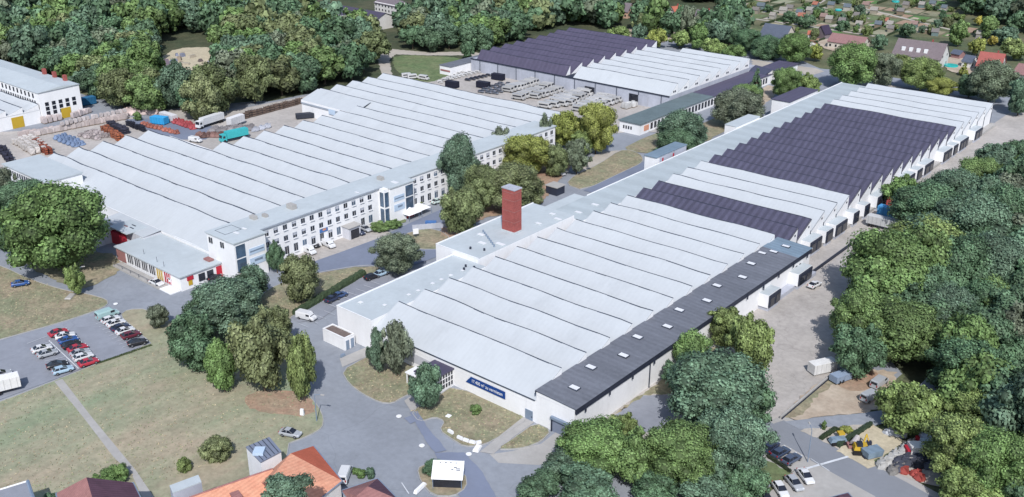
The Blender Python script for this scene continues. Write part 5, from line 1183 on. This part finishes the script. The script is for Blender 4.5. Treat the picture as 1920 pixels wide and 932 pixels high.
for a, b in (((1374, 30), (1520, 50)), ((1520, 50), (1640, 68)), ((1545, 0), (1470, 45)), ((1640, 20), (1560, 50)), ((1580, 6), (1800, 60)), ((1450, 20), (1560, 34))):
    pa, pb = Vector(G(*a)), Vector(G(*b)); d = (pb - pa).normalized(); n = Vector((-d.y, d.x)) * 1.4
    MB().quad((pa.x - n.x, pa.y - n.y, .05), (pb.x - n.x, pb.y - n.y, .05), (pb.x + n.x, pb.y + n.y, .05), (pa.x + n.x, pa.y + n.y, .05)).build('garden_path', M['grav'], kind='structure')
for p, s_ in (((1398, 39), 3.4), ((1683, 58), 2.6), ((1783, 125), 3.2), ((1572, 20), 2), ((1679, 4), 2.4)):
    x, y = G(*p); m = MB(); m.tube((x, y, .05), (x, y, .9), s_, n=16); m = m.build('garden_pool', M['pool']); tag(m, 'round turquoise garden pool ' + ('beside the large white house' if p[1] > 100 else 'among the allotments'), 'pool', None if p[1] > 100 else 'turquoise pools among the allotments')
sheet('sandy_ground', [(1165, 60), (1200, 48), (1262, 52), (1268, 70), (1240, 82), (1190, 74)], M['sand'], smooth=1)
sheet('sandy_ground', [(1530, 78), (1560, 72), (1600, 84), (1600, 96), (1550, 96)], M['sand'], smooth=1)
sheet('sandy_ground', [(1775, 108), (1800, 104), (1835, 135), (1835, 148), (1800, 140), (1770, 130)], M['sand'], smooth=1)
# ------------------------------------------------------------------ trees
VN = {}
def crown_mesh(name, seed, lobes=26, leaves=5200, ls=.075, shape='round', core=True):
    r = random.Random(seed); v = []; f = []; tone = []; vn = []
    L = []; ax_, ay_ = r.uniform(.86, 1.1), r.uniform(.86, 1.1)
    for i in range(lobes):
        u = r.uniform(-1, 1) if shape != 'cone' else -1 + 1.9 * (r.random() ** 1.5)
        a = r.uniform(0, 6.283); 
        rad = math.sqrt(max(0, 1 - u * u)) if shape != 'cone' else (1 - (u + 1) / 2.05)
        k = r.uniform(.45, .86) * (1 if shape != 'loose' else 1.08)
        lr = r.uniform(.2, .4) * (1 if shape == 'round' else .85)
        if shape == 'cone': k = .8; lr *= .75 * (1.15 - (u + 1) / 2.6)
        L.append((math.cos(a) * rad * k, math.sin(a) * rad * k, u * (.7 if shape != 'cone' else .9), lr, r.uniform(.62, 1.35)))
    if shape != 'cone': L.append((0, 0, 0, .55, .9)); L.append((0, 0, .25, .5, 1))
    if shape != 'cone':
        for i in range(lobes // 4):
            u = r.uniform(-.5, .95); a = r.uniform(0, 6.283); q = math.sqrt(1 - u * u); k = r.uniform(.88, 1.04)
            L.append((math.cos(a) * q * k, math.sin(a) * q * k, u * .86, r.uniform(.12, .22), r.uniform(.8, 1.3)))
        L = [(x * ax_, y * ay_, z, lr, tn) for x, y, z, lr, tn in L]
    tot = sum(q_[3] ** 2 for q_ in L)
    for (x, y, z, lr, tn) in L:
        per = int(leaves * lr * lr / tot)
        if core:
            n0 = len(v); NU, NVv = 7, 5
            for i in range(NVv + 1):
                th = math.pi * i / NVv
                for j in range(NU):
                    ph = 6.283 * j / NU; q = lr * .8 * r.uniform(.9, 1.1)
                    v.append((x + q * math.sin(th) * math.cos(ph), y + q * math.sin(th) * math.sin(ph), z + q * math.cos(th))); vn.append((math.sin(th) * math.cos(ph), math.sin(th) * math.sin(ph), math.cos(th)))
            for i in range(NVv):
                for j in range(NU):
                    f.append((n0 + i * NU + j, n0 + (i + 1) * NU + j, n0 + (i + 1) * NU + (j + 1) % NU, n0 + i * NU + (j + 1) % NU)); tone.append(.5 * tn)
        for k in range(per):
            zz = r.uniform(-.75, 1); a = r.uniform(0, 6.283); q = math.sqrt(1 - zz * zz)
            nx, ny, nz = q * math.cos(a), q * math.sin(a), zz
            rr_ = lr * r.uniform(.82, 1.12)
            cx, cy, cz = x + nx * rr_, y + ny * rr_, z + nz * rr_
            # leaf clump: a small bent quad roughly facing outwards
            nrm = Vector((nx + r.uniform(-.7, .7), ny + r.uniform(-.7, .7), nz + r.uniform(-.5, .8))).normalized()
            t1 = nrm.orthogonal().normalized(); ang = r.uniform(0, 6.283); t2 = nrm.cross(t1)
            e1 = (t1 * math.cos(ang) + t2 * math.sin(ang)) * ls * r.uniform(.5, 1.2); e2 = nrm.cross(e1).normalized() * ls * r.uniform(.5, 1.1)
            n0 = len(v); c = Vector((cx, cy, cz))
            v += [tuple(c - e1 - e2 * .4), tuple(c + e2 * -1), tuple(c + e1), tuple(c + e2)]
            sn_ = (Vector((nx, ny, nz)) * .9 + nrm * .45).normalized(); vn += [tuple(sn_)] * 4
            f.append((n0, n0 + 1, n0 + 2, n0 + 3)); tone.append(tn * r.uniform(.68, 1.3) * (1.15 if zz > .5 else 1))  # upper leaves of each lobe lightened: light from above put into the tone
    me = bpy.data.meshes.new(name); me.from_pydata(v, [], f); me.materials.append(M['leaf'])
    at = me.color_attributes.new('tone', 'FLOAT_COLOR', 'CORNER'); buf = []
    for p, t_ in zip(me.polygons, tone):
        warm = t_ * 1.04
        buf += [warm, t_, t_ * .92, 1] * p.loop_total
    at.data.foreach_set('color', buf); me.update(); me.polygons.foreach_set('use_smooth', [True] * len(me.polygons)); me.normals_split_custom_set_from_vertices(vn); VN[me.name] = vn; return me
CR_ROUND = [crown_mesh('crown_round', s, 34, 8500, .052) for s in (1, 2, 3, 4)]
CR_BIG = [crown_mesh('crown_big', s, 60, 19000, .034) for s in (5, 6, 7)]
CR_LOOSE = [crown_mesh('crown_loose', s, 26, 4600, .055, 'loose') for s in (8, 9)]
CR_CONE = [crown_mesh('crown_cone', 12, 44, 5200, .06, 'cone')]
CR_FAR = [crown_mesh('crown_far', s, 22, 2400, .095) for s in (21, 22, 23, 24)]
def trunk_mesh(seed):
    r = random.Random(seed); m = MB(); m.tube((0, 0, 0), (.02, .01, .55), .5, .34, 7); m.tube((.02, .01, .55), (0, 0, 1), .34, .2, 7)
    for i in range(4):
        a = i * 1.57 + r.uniform(-.4, .4); m.tube((0, 0, .5 + i * .08), (math.cos(a) * 3.2, math.sin(a) * 3.2, .9 + r.uniform(0, .2)), .2, .07, 5)
    return m.mesh('trunk', M['bark'])
TR = [trunk_mesh(s) for s in (1, 2)]
NT = [0]
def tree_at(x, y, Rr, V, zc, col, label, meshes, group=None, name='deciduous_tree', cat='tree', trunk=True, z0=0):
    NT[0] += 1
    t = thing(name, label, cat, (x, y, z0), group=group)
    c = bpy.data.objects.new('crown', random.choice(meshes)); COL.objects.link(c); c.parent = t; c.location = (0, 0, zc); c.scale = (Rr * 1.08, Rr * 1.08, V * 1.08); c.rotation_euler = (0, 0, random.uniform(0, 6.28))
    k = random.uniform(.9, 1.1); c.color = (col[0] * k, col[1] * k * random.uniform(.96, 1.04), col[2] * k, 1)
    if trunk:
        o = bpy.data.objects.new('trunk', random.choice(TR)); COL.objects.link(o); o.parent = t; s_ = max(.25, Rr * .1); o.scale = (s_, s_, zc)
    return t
DG, MG, YG, OG, BGc, OL, YE, BR = (.11, .195, .12), (.155, .25, .1), (.27, .32, .1), (.2, .275, .11), (.13, .215, .155), (.185, .23, .12), (.4, .37, .1), (.24, .21, .1)
GY_ = (.165, .21, .155)
def T(px, py, rx, ry, col, label, kind='round', name='deciduous_tree', cat='tree', group=None, trunk=True, fix=None):
    zc = fix or 6.0
    for _ in range(6):
        x, y = G(px, py, zc); s_ = F / depth(x, y, zc); th = math.atan2(H - zc, math.hypot(x, y)); Rr = rx / s_
        hy = ry / s_; V = math.sqrt(max((hy * hy - (Rr * math.sin(th)) ** 2), (Rr * .45) ** 2)) / math.cos(th)
        V = max(V, Rr * .55); zc = fix or (V * .93 + (min(2.2, V * .25) if trunk else 0))
    ms = {'round': CR_BIG if Rr > 5.5 else CR_ROUND, 'loose': CR_LOOSE, 'cone': CR_CONE, 'far': CR_FAR}[kind]
    return tree_at(x, y, Rr, V, zc, col, label, ms, group, name, cat, trunk)
TL = [
 (104, 425, 86, 76, MG, 'huge bright green round tree in front of the left two storey block'),
 (48, 372, 45, 34, DG, 'dark tree behind the huge round tree at the left edge'), (12, 355, 22, 38, GY_, 'greyish tree at the left photo edge beside the two storey block'),
 (20, 425, 34, 50, DG, 'dark tree left of the huge round tree'),
 (140, 523, 16, 27, OG, 'small narrow yellow green tree by the lamp post on the dry lawn'), (295, 592, 20, 22, GY_, 'small round grey green tree at the car park corner'),
 (362, 640, 46, 52, DG, 'dark blue green tree at the left of the central tree clump'), (425, 575, 60, 52, BGc, 'broad blue green tree at the top of the central clump'),
 (380, 585, 34, 40, DG, 'dark tree between the shop and the broad blue green tree'), (470, 535, 36, 36, BGc, 'dark green tree in front of the first stair tower'),
 (488, 655, 50, 72, OL, 'tall olive green tree in the middle of the central clump'), (415, 685, 30, 46, MG, 'bright green slim tree at the left foot of the central clump'),
 (565, 685, 28, 60, OG, 'tall bright yellow green tree at the road bend'), (520, 620, 32, 42, OL, 'olive tree between the tall olive and the lane'),
 (517, 480, 14, 28, DG, 'small dark tree beside the first stair tower'), (560, 520, 38, 42, OL, 'rounded olive tree on the lawn below the office'),
 (745, 475, 40, 36, GY_, 'wide grey green tree on the tip of the hedge lawn'), (701, 402, 7, 11, DG, 'small dark shrub tree against the office wall'),
 (860, 310, 36, 56, BGc, 'tall blue green tree hiding the office front'), (862, 395, 34, 44, OL, 'olive tree below the tall blue green tree'),
 (905, 350, 36, 42, OL, 'olive green tree left of the chimney'), (985, 290, 42, 36, YG, 'yellow green round tree above the chimney'), (965, 350, 48, 42, OL, 'broad olive tree right behind the chimney'),
 (938, 272, 22, 34, GY_, 'thin grey tree beside the yellow green round tree'), (1022, 250, 14, 38, GY_, 'slim grey green tree between the yellow green trees'),
 (1062, 240, 28, 32, YG, 'yellow green tree left of the tallest yellow green tree'), (1118, 238, 33, 44, YG, 'tallest yellow green tree beside the white vans'), (1082, 290, 24, 32, GY_, 'loose grey green tree by the oval lawn'),
 (1040, 300, 24, 28, OL, 'small olive tree behind the parked white cars'), (1090, 268, 22, 22, OG, 'low green tree at the foot of the tallest yellow green tree'),
 (1280, 245, 40, 36, BGc, 'round blue green tree behind the tall shed'), (1268, 270, 34, 26, DG, 'dark low tree at the roadside behind the tall shed'), (1385, 202, 42, 34, GY_, 'broad grey green tree beside the curved street lamp'),
 (1400, 178, 26, 20, MG, 'bright green shrub tree against the long workshop'),
 (707, 655, 20, 40, BGc, 'slender tree left of the two at the hall front'), (742, 650, 26, 50, GY_, 'pale grey green birch at the hall front'), (797, 722, 27, 42, BGc, 'blue green tree in front of the glazed porch'),
 (892, 768, 11, 11, MG, 'clipped green ball bush on the lawn below the banner'), (405, 843, 28, 25, OL, 'round olive bush on the big lawn'), (345, 872, 14, 14, OG, 'small olive bush on the big lawn near the corner house'),
 (676, 888, 10, 9, MG, 'small green bush beside the white van at the corner house'), (694, 887, 9, 11, BGc, 'small blue green bush beside the small green bush'),
 (668, 883, 9, 7, MG, 'low green bush nearest the white van'), (812, 877, 22, 9, DG, 'low dark hedge bush behind the information kiosk'),
 (205, 895, 26, 12, MG, 'green shrubs behind the maroon roofed house'), (228, 884, 14, 16, MG, 'upright green shrub behind the maroon roofed house'), (95, 935, 14, 12, DG, 'dark bush at the bottom left between two roofs'),
 (785, 380, 8, 9, OL, 'small round bush beside the tent canopies'), (712, 425, 16, 9, MG, 'low green shrubs in front of the office wall'), (738, 420, 14, 8, MG, 'low green shrub beside the tent canopies'),
 (1298, 662, 36, 40, MG, 'green tree left of the pair beside the long hall wall'), (1360, 612, 36, 36, OG, 'bright green tree beside the long hall wall near the dock'), (1410, 645, 42, 54, OG, 'bright olive green tree above the big dark tree'),
 (1345, 735, 92, 76, BGc, 'biggest dark blue green tree right of the long hall'), (1290, 700, 40, 40, DG, 'dark tree at the left shoulder of the biggest tree'),
 (1118, 838, 64, 52, MG, 'bright green tree in front of the hall corner'), (1190, 855, 46, 50, MG, 'green tree between the bright tree and the biggest tree'), (1060, 870, 44, 34, BGc, 'blue green tree at the road side, bottom centre'),
 (1100, 915, 58, 42, BGc, 'bluish tree at the bottom centre edge'), (1010, 915, 42, 30, DG, 'dark green tree beside the road at the bottom edge'), (1280, 850, 66, 58, MG, 'bright green tree below the biggest dark tree'),
 (1375, 830, 62, 62, BGc, 'blue green tree right below the biggest dark tree'), (1230, 915, 46, 36, DG, 'dark tree at the bottom edge below the green trees'), (1330, 915, 54, 40, BGc, 'dark green tree at the bottom edge left of the parking bays'),
 (1400, 905, 36, 36, DG, 'dark tree beside the lower parking bays'), (1170, 800, 26, 26, OG, 'small bright tree top at the shutter door'),
 (1400, 760, 46, 50, DG, 'dark tree on the right shoulder of the biggest tree'), 
 # right-hand forest, individually placed
 (1668, 500, 80, 70, MG, 'large bright green tree at the yard edge of the right forest'), (1735, 470, 72, 60, OG, 'yellow green broad tree behind the large bright green tree'),
 (1615, 600, 52, 56, MG, 'green tree overhanging the concrete yard'), (1612, 655, 44, 48, DG, 'dark green tree overhanging the white container'), (1690, 620, 72, 60, MG, 'large green tree above the sand lot'),
 (1740, 390, 60, 46, DG, 'dark green tree behind the loading trailers'), (1700, 360, 34, 30, MG, 'green tree beside the blue covered trailer'), (1790, 360, 46, 40, BGc, 'blue green tree in the right forest near the docks'),
 (1840, 330, 40, 34, MG, 'green tree on the forest edge near the far docks'), (1870, 295, 30, 26, BGc, 'blue green tree at the far tip of the right forest'), (1895, 330, 36, 28, YE, 'yellow tree at the right photo edge'),
 (1905, 285, 26, 22, DG, 'dark tree behind the yellow tree at the right edge'), (1820, 420, 66, 56, BGc, 'broad blue green tree in the right forest'), (1890, 400, 50, 50, DG, 'dark tree at the right photo edge below the yellow tree'),
 (1800, 500, 64, 60, DG, 'dark tree right of the yellow green broad tree'), (1870, 500, 60, 60, BGc, 'blue green tree at the right photo edge, middle'), (1850, 575, 50, 48, DG, 'very dark tree in the middle of the right forest'),
 (1900, 590, 44, 46, OG, 'olive yellow tree at the right photo edge'), (1780, 590, 50, 50, BGc, 'blue green tree beside the large green tree above the sand lot'), (1835, 625, 40, 36, OL, 'olive yellow tree in the right forest'),
 (1760, 650, 30, 38, MG, 'bright green drooping tree at the forest clearing'), (1900, 680, 50, 54, DG, 'dark tree at the right photo edge, lower middle'), (1815, 700, 62, 62, DG, 'dark olive tree over the small hut'),
 (1705, 765, 50, 48, OG, 'bright olive tree beside the two silver vans'), (1845, 775, 56, 50, OG, 'large yellow green tree at the lower right'), (1900, 770, 44, 50, BGc, 'blue green tree at the right edge above the yellow green tree'),
 (1800, 840, 60, 58, OG, 'bright yellow green tree over the builders yard'), (1870, 870, 62, 62, MG, 'bright green tree at the bottom right corner'), (1815, 915, 50, 40, OG, 'olive green tree at the bottom edge, far right'), (1925, 930, 40, 40, DG, 'dark tree at the bottom right corner edge'),
 (1640, 545, 40, 34, DG, 'dark tree under the large bright green tree'), (1730, 545, 50, 44, BGc, 'blue green tree between the two large green trees'), 
 # street side north
 (1476, 155, 25, 28, MG, 'round green tree by the white building at the street'), (1515, 160, 20, 22, OG, 'green tree left of the violet roofed shed'), (1600, 122, 44, 38, MG, 'big bright green tree behind the far end of the near hall'),
 (1655, 130, 30, 30, GY_, 'grey green tree right of the big bright green tree at the hall end'), (1730, 138, 34, 28, OG, 'green tree below the large white house'), (1762, 162, 26, 16, YG, 'clipped yellow green round tree behind the white hall roof'),
 (1860, 152, 42, 36, GY_, 'broad grey green tree below the red roofed house'), (1915, 180, 26, 32, BGc, 'blue green tree at the right edge near the street'), (1820, 160, 24, 20, DG, 'dark tree left of the broad grey green tree'),
 (1690, 118, 16, 16, OG, 'small green tree in front of the large white house'), (1808, 128, 9, 12, YG, 'small yellow green conical tree beside the round pool'),
 (1356, 45, 18, 34, DG, 'tall dark columnar tree right of the cream house'), (1292, 38, 16, 30, GY_, 'tall grey green tree left of the cream house'), (1275, 34, 9, 22, DG, 'slim dark tree beside the white house'),
 (1400, 75, 26, 20, DG, 'dark round tree below the barn like house'), (1440, 90, 28, 22, DG, 'large dark bush below the barn like house'), (1490, 90, 30, 26, MG, 'green tree below the barn like house'), (1530, 98, 12, 15, YG, 'small yellow green tree by the track'),
 (1460, 70, 16, 12, OG, 'yellow green bush in front of the barn like house'), (1230, 70, 18, 18, YG, 'bright yellow green tree behind the far white roof'), (1275, 72, 20, 16, OG, 'two tone green tree behind the far white roof'), (1200, 65, 14, 20, BGc, 'slim blue green tree behind the violet roof'),
 (1160, 62, 18, 15, OG, 'green tree at the corner of the violet roof'), (1310, 70, 18, 20, MG, 'green tree below the cream house'), (1340, 88, 20, 18, OG, 'green tree behind the right end of the far white roof'), (1375, 98, 20, 16, MG, 'green tree at the right end of the far white roof'),
 (1700, 60 - 4, 14, 13, DG, 'dark square cut tree behind the large white house'), (1800, 62, 18, 22, MG, 'green tree right of the large white house'), (1832, 86, 14, 16, YG, 'yellow green tree beside the red roofed house'), (1852, 50, 20, 18, MG, 'green tree above the red roofed house'),
 (1885, 66, 22, 16, BGc, 'blue green tree behind the red roofed house'), (1905, 90, 22, 20, OG, 'olive tree right of the red roofed house'), (1835, 38, 8, 9, YE, 'small yellow tree at the forest corner'), (1861, 76, 8, 9, YE, 'small yellow tree beside the blue green tree'),
 (1580, 48, 12, 10, DG, 'dark bush in the allotments near the pink roofed house'), (1650, 78, 12, 14, BGc, 'small blue green tree right of the pink roofed house'), (1630, 100, 10, 12, MG, 'small green tree below the pink roofed house'), (1515, 40, 14, 12, DG, 'dark tree among allotments above the black roofed shed'),
 (1480, 32, 12, 10, DG, 'dark bush in the middle of the allotments'), (1535, 22, 10, 9, DG, 'dark bush beside a pale garden shed'),
 (878, 95, 10, 14, DG, 'small dark tree beside the low shed roof'), (1010, 280, 18, 24, YG, 'small yellow green tree beside the round yellow green one'),
 (258, 218, 8, 9, MG, 'green bush among the pale scrap heaps'), (1545, 797, 5, 9, MG, 'thin young tree on the triangular verge'), (1585, 806, 11, 9, YG, 'olive bush at the hedge end by the sand lot'),
]
for px, py, rx, ry, c, lab in TL:
    k = 'cone' if ('conic' in lab) else ('loose' if ('birch' in lab or 'thin' in lab or 'loose' in lab or 'slender' in lab or 'slim grey' in lab) else ('far' if py < 110 and rx < 24 else 'round'))
    nm = 'shrub' if ('bush' in lab or 'shrub' in lab) and 'shrub tree' not in lab else 'deciduous_tree'
    T(px, py, rx, ry, c, lab, k, nm, 'bush' if nm == 'shrub' else 'tree', trunk=nm != 'shrub')
T(540, 922, 46, 36, BGc, 'dark blue green tree in front of the orange roofed house', fix=16)
T(1419, 150, 13, 26, DG, 'dark conifer beside the violet end of the long workshop', 'cone', 'conifer_tree')
# woodland scatter
def inbox(p): return -150 < p[0] < 2070 and -45 < p[1] < 1080
EXC = [[(284, 188), (284, 92), (330, 66), (425, 70), (428, 170), (400, 192)], [(575, 40), (600, -25), (790, -25), (800, 25), (748, 62), (745, 90), (700, 100), (640, 74)]]
F1 = [(-260, 130), (0, 122), (60, 135), (150, 172), (225, 205), (300, 222), (370, 228), (420, 220), (480, 205), (560, 188), (600, 165), (700, 150), (722, 135), (700, 90), (705, 62), (700, -60), (-260, -60)]
F2 = [(716, 74), (742, 94), (800, 100), (870, 98), (905, 102), (935, 96), (985, 76), (1040, 50), (1100, 48), (1150, 52), (1165, 30), (1150, 12), (1180, 0), (1372, 6), (1372, -60), (700, -60), (715, 40)]
F4 = [(1795, -60), (1795, 5), (1815, 30), (1850, 40), (1900, 62), (1990, 75), (2180, 80), (2180, -60)]
F5 = [(1640, 620), (1655, 560), (1715, 480), (1780, 415), (1870, 350), (1990, 320), (2180, 380), (2180, 1000), (1960, 960), (1860, 930), (1830, 860), (1800, 790), (1800, 730), (1760, 680), (1690, 690)]
cand = []
rr = random.Random(42)
def scatter(poly, sp, x0, x1, y0, y1, tag_):
    y = y0; j = 0
    while y < y1:
        x = x0 + (sp / 2 if j % 2 else 0)
        while x < x1:
            X = x + rr.uniform(-.32, .32) * sp; Y = y + rr.uniform(-.32, .32) * sp
            ff = X * FV[0] + Y * FV[1]
            if ff > 20:
                p = P(X, Y)
                if inbox(p) and inpoly(p, poly) and not any(inpoly(p, e) for e in EXC): cand.append((ff, X, Y, tag_, sp))
            x += sp
        y += sp * .87; j += 1
scatter(F1, 12.5, -1000, -250, 150, 800, 'left'); scatter(F2, 12.0, -700, -150, 300, 1000, 'rear'); EXC += [[(1140, -10), (1200, -10), (1205, 52), (1150, 56)], [(1225, 0), (1296, -5), (1300, 66), (1225, 66)], [(1296, 5), (1350, 8), (1352, 70), (1296, 70)]]
F6 = [(1040, 58), (1100, 52), (1160, 58), (1200, 72), (1260, 78), (1340, 92), (1400, 100), (1385, 50), (1372, 10), (1372, -45), (1150, -45), (1150, 10)]
scatter(F6, 11.5, -520, -150, 380, 1000, 'rear'); scatter(F4, 12.5, -300, 100, 450, 1000, 'north'); scatter(F5, 10.5, -85, 120, 80, 480, 'right')
cand.sort(key=lambda c: c[0])
far = []
names = {'left': 'in the dense wood behind the stock yard and left hall', 'rear': 'in the wood beyond the meadow and far hall', 'north': 'in the dark wood at the top right corner', 'right': 'in the forest at the right of the loading yard'}
pal = [(DG, 'dark green'), (BGc, 'blue green'), (MG, 'mid green'), (DG, 'dark green'), (DG, 'dark green'), (GY_, 'grey green'), (BGc, 'blue green'), (MG, 'mid green'), (OL, 'olive green')]
lim = 300 - NT[0] + 60
nn_ = 0
for ff, X, Y, tg, sp in cand:
    c, cn_ = rr.choice(pal if tg in ('left', 'rear') else pal[:6])
    R_ = sp * rr.uniform(.42, .72); V_ = R_ * rr.uniform(.85, 1.25); zc = V_ * .9 + rr.uniform(.8, 3.2)
    if nn_ < 215:
        nn_ += 1
        kf = rr.uniform(.78, 1.12)
        tree_at(X, Y, R_, V_, zc, tuple(k * kf for k in c), cn_ + ' broadleaf tree ' + names[tg], CR_ROUND if ff < 420 else CR_FAR, 'woodland trees ' + names[tg])
    else: far.append((X, Y, R_, V_, zc, c))
# the far-off rest of the wood reads as one mass
import array
v = []; f = []; cols = []; fvn = []
src = []
for me in [crown_mesh('crown_light', s, 16, 750, .15) for s in (31, 32, 33, 34)]:
    co_ = [tuple(x.co) for x in me.vertices]; fc = [tuple(p.vertices) for p in me.polygons]; ca = me.color_attributes['tone'].data; tn = [tuple(ca[p.loop_start].color) for p in me.polygons]
    src.append((co_, fc, tn, VN[me.name]))
for i, (X, Y, R_, V_, zc, c) in enumerate(far):
    co_, fc, tn, nv_ = src[i % len(src)]; n0 = len(v); a = rr.uniform(0, 6.28); c0_, s0_ = math.cos(a), math.sin(a); fvn += [(x * c0_ - y * s0_, x * s0_ + y * c0_, z) for x, y, z in nv_]; ca_, sa = math.cos(a) * R_ * 1.1, math.sin(a) * R_ * 1.1; k = rr.uniform(.7, 1.15)
    v += [(X + x * ca_ - y * sa, Y + x * sa + y * ca_, zc + z * V_ * 1.1) for x, y, z in co_]
    f += [tuple(n0 + q_ for q_ in p) for p in fc]
    for t_ in tn: cols.append((t_[0] * c[0] * k, t_[1] * c[1] * k, t_[2] * c[2] * k, 1))
if v:
    me = bpy.data.meshes.new('distant_woodland'); me.from_pydata(v, [], f); me.materials.append(M['leaf'])
    at = me.color_attributes.new('tone', 'FLOAT_COLOR', 'CORNER'); buf = []
    for p, c in zip(me.polygons, cols): buf += list(c) * p.loop_total
    at.data.foreach_set('color', buf); me.update(); me.polygons.foreach_set('use_smooth', [True] * len(me.polygons)); me.normals_split_custom_set_from_vertices(fvn)
    ob = bpy.data.objects.new('distant_woodland', me); COL.objects.link(ob); ob['kind'] = 'stuff'; tag(ob, 'far woodland along the top of the view', 'woodland')
# print('TREES', NT[0], 'cand', len(cand), 'far', len(far))
rg = random.Random(77); gb = 0
while gb < 70:
    px, py = rg.uniform(1372, 1850), rg.uniform(-10, 82)
    if not inpoly((px, py), GPOLY): continue
    gb += 1; s_ = rg.uniform(1.2, 2.9); x, y = G(px, py); c = rg.choice([DG, MG, OL, OG, BGc])
    tree_at(x, y, s_, s_ * rg.uniform(.8, 1.5), s_ * .9, tuple(k * .8 for k in c), 'small garden bush growing among the allotment plots', CR_FAR, 'bushes in the allotment gardens', 'shrub', 'bush', trunk=False)

# clearing in the wood: sheds and heaps
house('large shed with brown violet roof in the sandy clearing', (292, 112), (314, 110), 5.5, 3.2, 14, srgb(112, 100, 112), GR, wins=False, name='shed', cat='shed')
house('grey roofed shed at the right side of the sandy clearing', (390, 114), (408, 113), 5, 3.2, 9, srgb(140, 140, 150), GR, wins=False, name='shed', cat='shed')
rq = random.Random(8)
for i in range(16):
    p = (rq.uniform(318, 378), rq.uniform(104, 130)); x, y = G(*p); o = MB()
    o.obox(x, y, rq.uniform(2, 5), rq.uniform(1.2, 2.4), rq.uniform(0, 3), .05, rq.uniform(.8, 2), taper=rq.uniform(.5, .9))
    o = o.build('material_heap', M['tint'], color=rq.choice([(.12, .1, .1), (.3, .25, .2), (.2, .22, .3), (.4, .36, .3)])); tag(o, 'low heap of stored material in the sandy clearing', 'heap', 'heaps in the sandy clearing')
# weeds and tufts on the lawns (uncountable)
LP = [[(0, 755), (110, 712), (184, 682), (286, 645), (330, 612), (420, 600), (520, 640), (560, 700), (590, 765), (600, 803), (560, 817), (440, 850), (320, 900), (0, 930)],
      [(771, 772), (820, 745), (850, 726), (960, 771), (985, 785), (905, 834), (871, 836), (850, 822), (830, 807), (835, 790), (815, 782), (786, 790)],
      [(645, 696), (686, 673), (720, 660), (790, 725), (757, 742), (735, 755), (712, 752), (680, 736)], [(0, 500), (120, 546), (198, 564), (180, 580), (120, 600), (0, 632)],
      [(1003, 796), (1030, 808), (1015, 826), (965, 840), (935, 842)], [(596, 514), (700, 500), (690, 514), (655, 518), (560, 583), (500, 598), (500, 548)], [(1100, 355), (1064, 345), (1123, 310), (1182, 284), (1203, 300)]]
tm = MB(); rt = random.Random(3); pth = [(102, 716), (117, 711), (241, 866), (256, 884), (300, 950), (275, 950), (246, 888), (214, 859)]
for poly, n in zip(LP, (3000, 700, 600, 800, 250, 500, 400)):
    xs = [p[0] for p in poly]; ys = [p[1] for p in poly]; k = 0
    while k < n:
        p = (rt.uniform(min(xs), max(xs)), rt.uniform(min(ys), max(ys)))
        if not inpoly(p, poly) or inpoly(p, pth): k += .2; continue
        k += 1; x, y = G(*p); a = rt.uniform(0, 3.14); s_ = rt.uniform(.06, .26) * (1.5 if rt.random() < .06 else 1); c, q = math.cos(a) * s_, math.sin(a) * s_; h = rt.uniform(.04, .16)
        tm.quad((x - c, y - q, .15), (x + c, y + q, .15), (x + c * .3 - q * .5, y + q * .3 + c * .5, .2 + h), mi=0 if rt.random() < .5 else (1 if rt.random() < .6 else 2))
o = tm.build('grass_tufts', [mat('olive_tufts', srgb(128, 136, 106), 1, .2, .3), mat('straw_tufts', srgb(168, 158, 132), 1, .15, .3), mat('brown_tufts', srgb(138, 124, 106), 1, .2, .3)], kind='stuff'); tag(o, 'dry grass tufts and weeds on the mown lawns', 'grass')
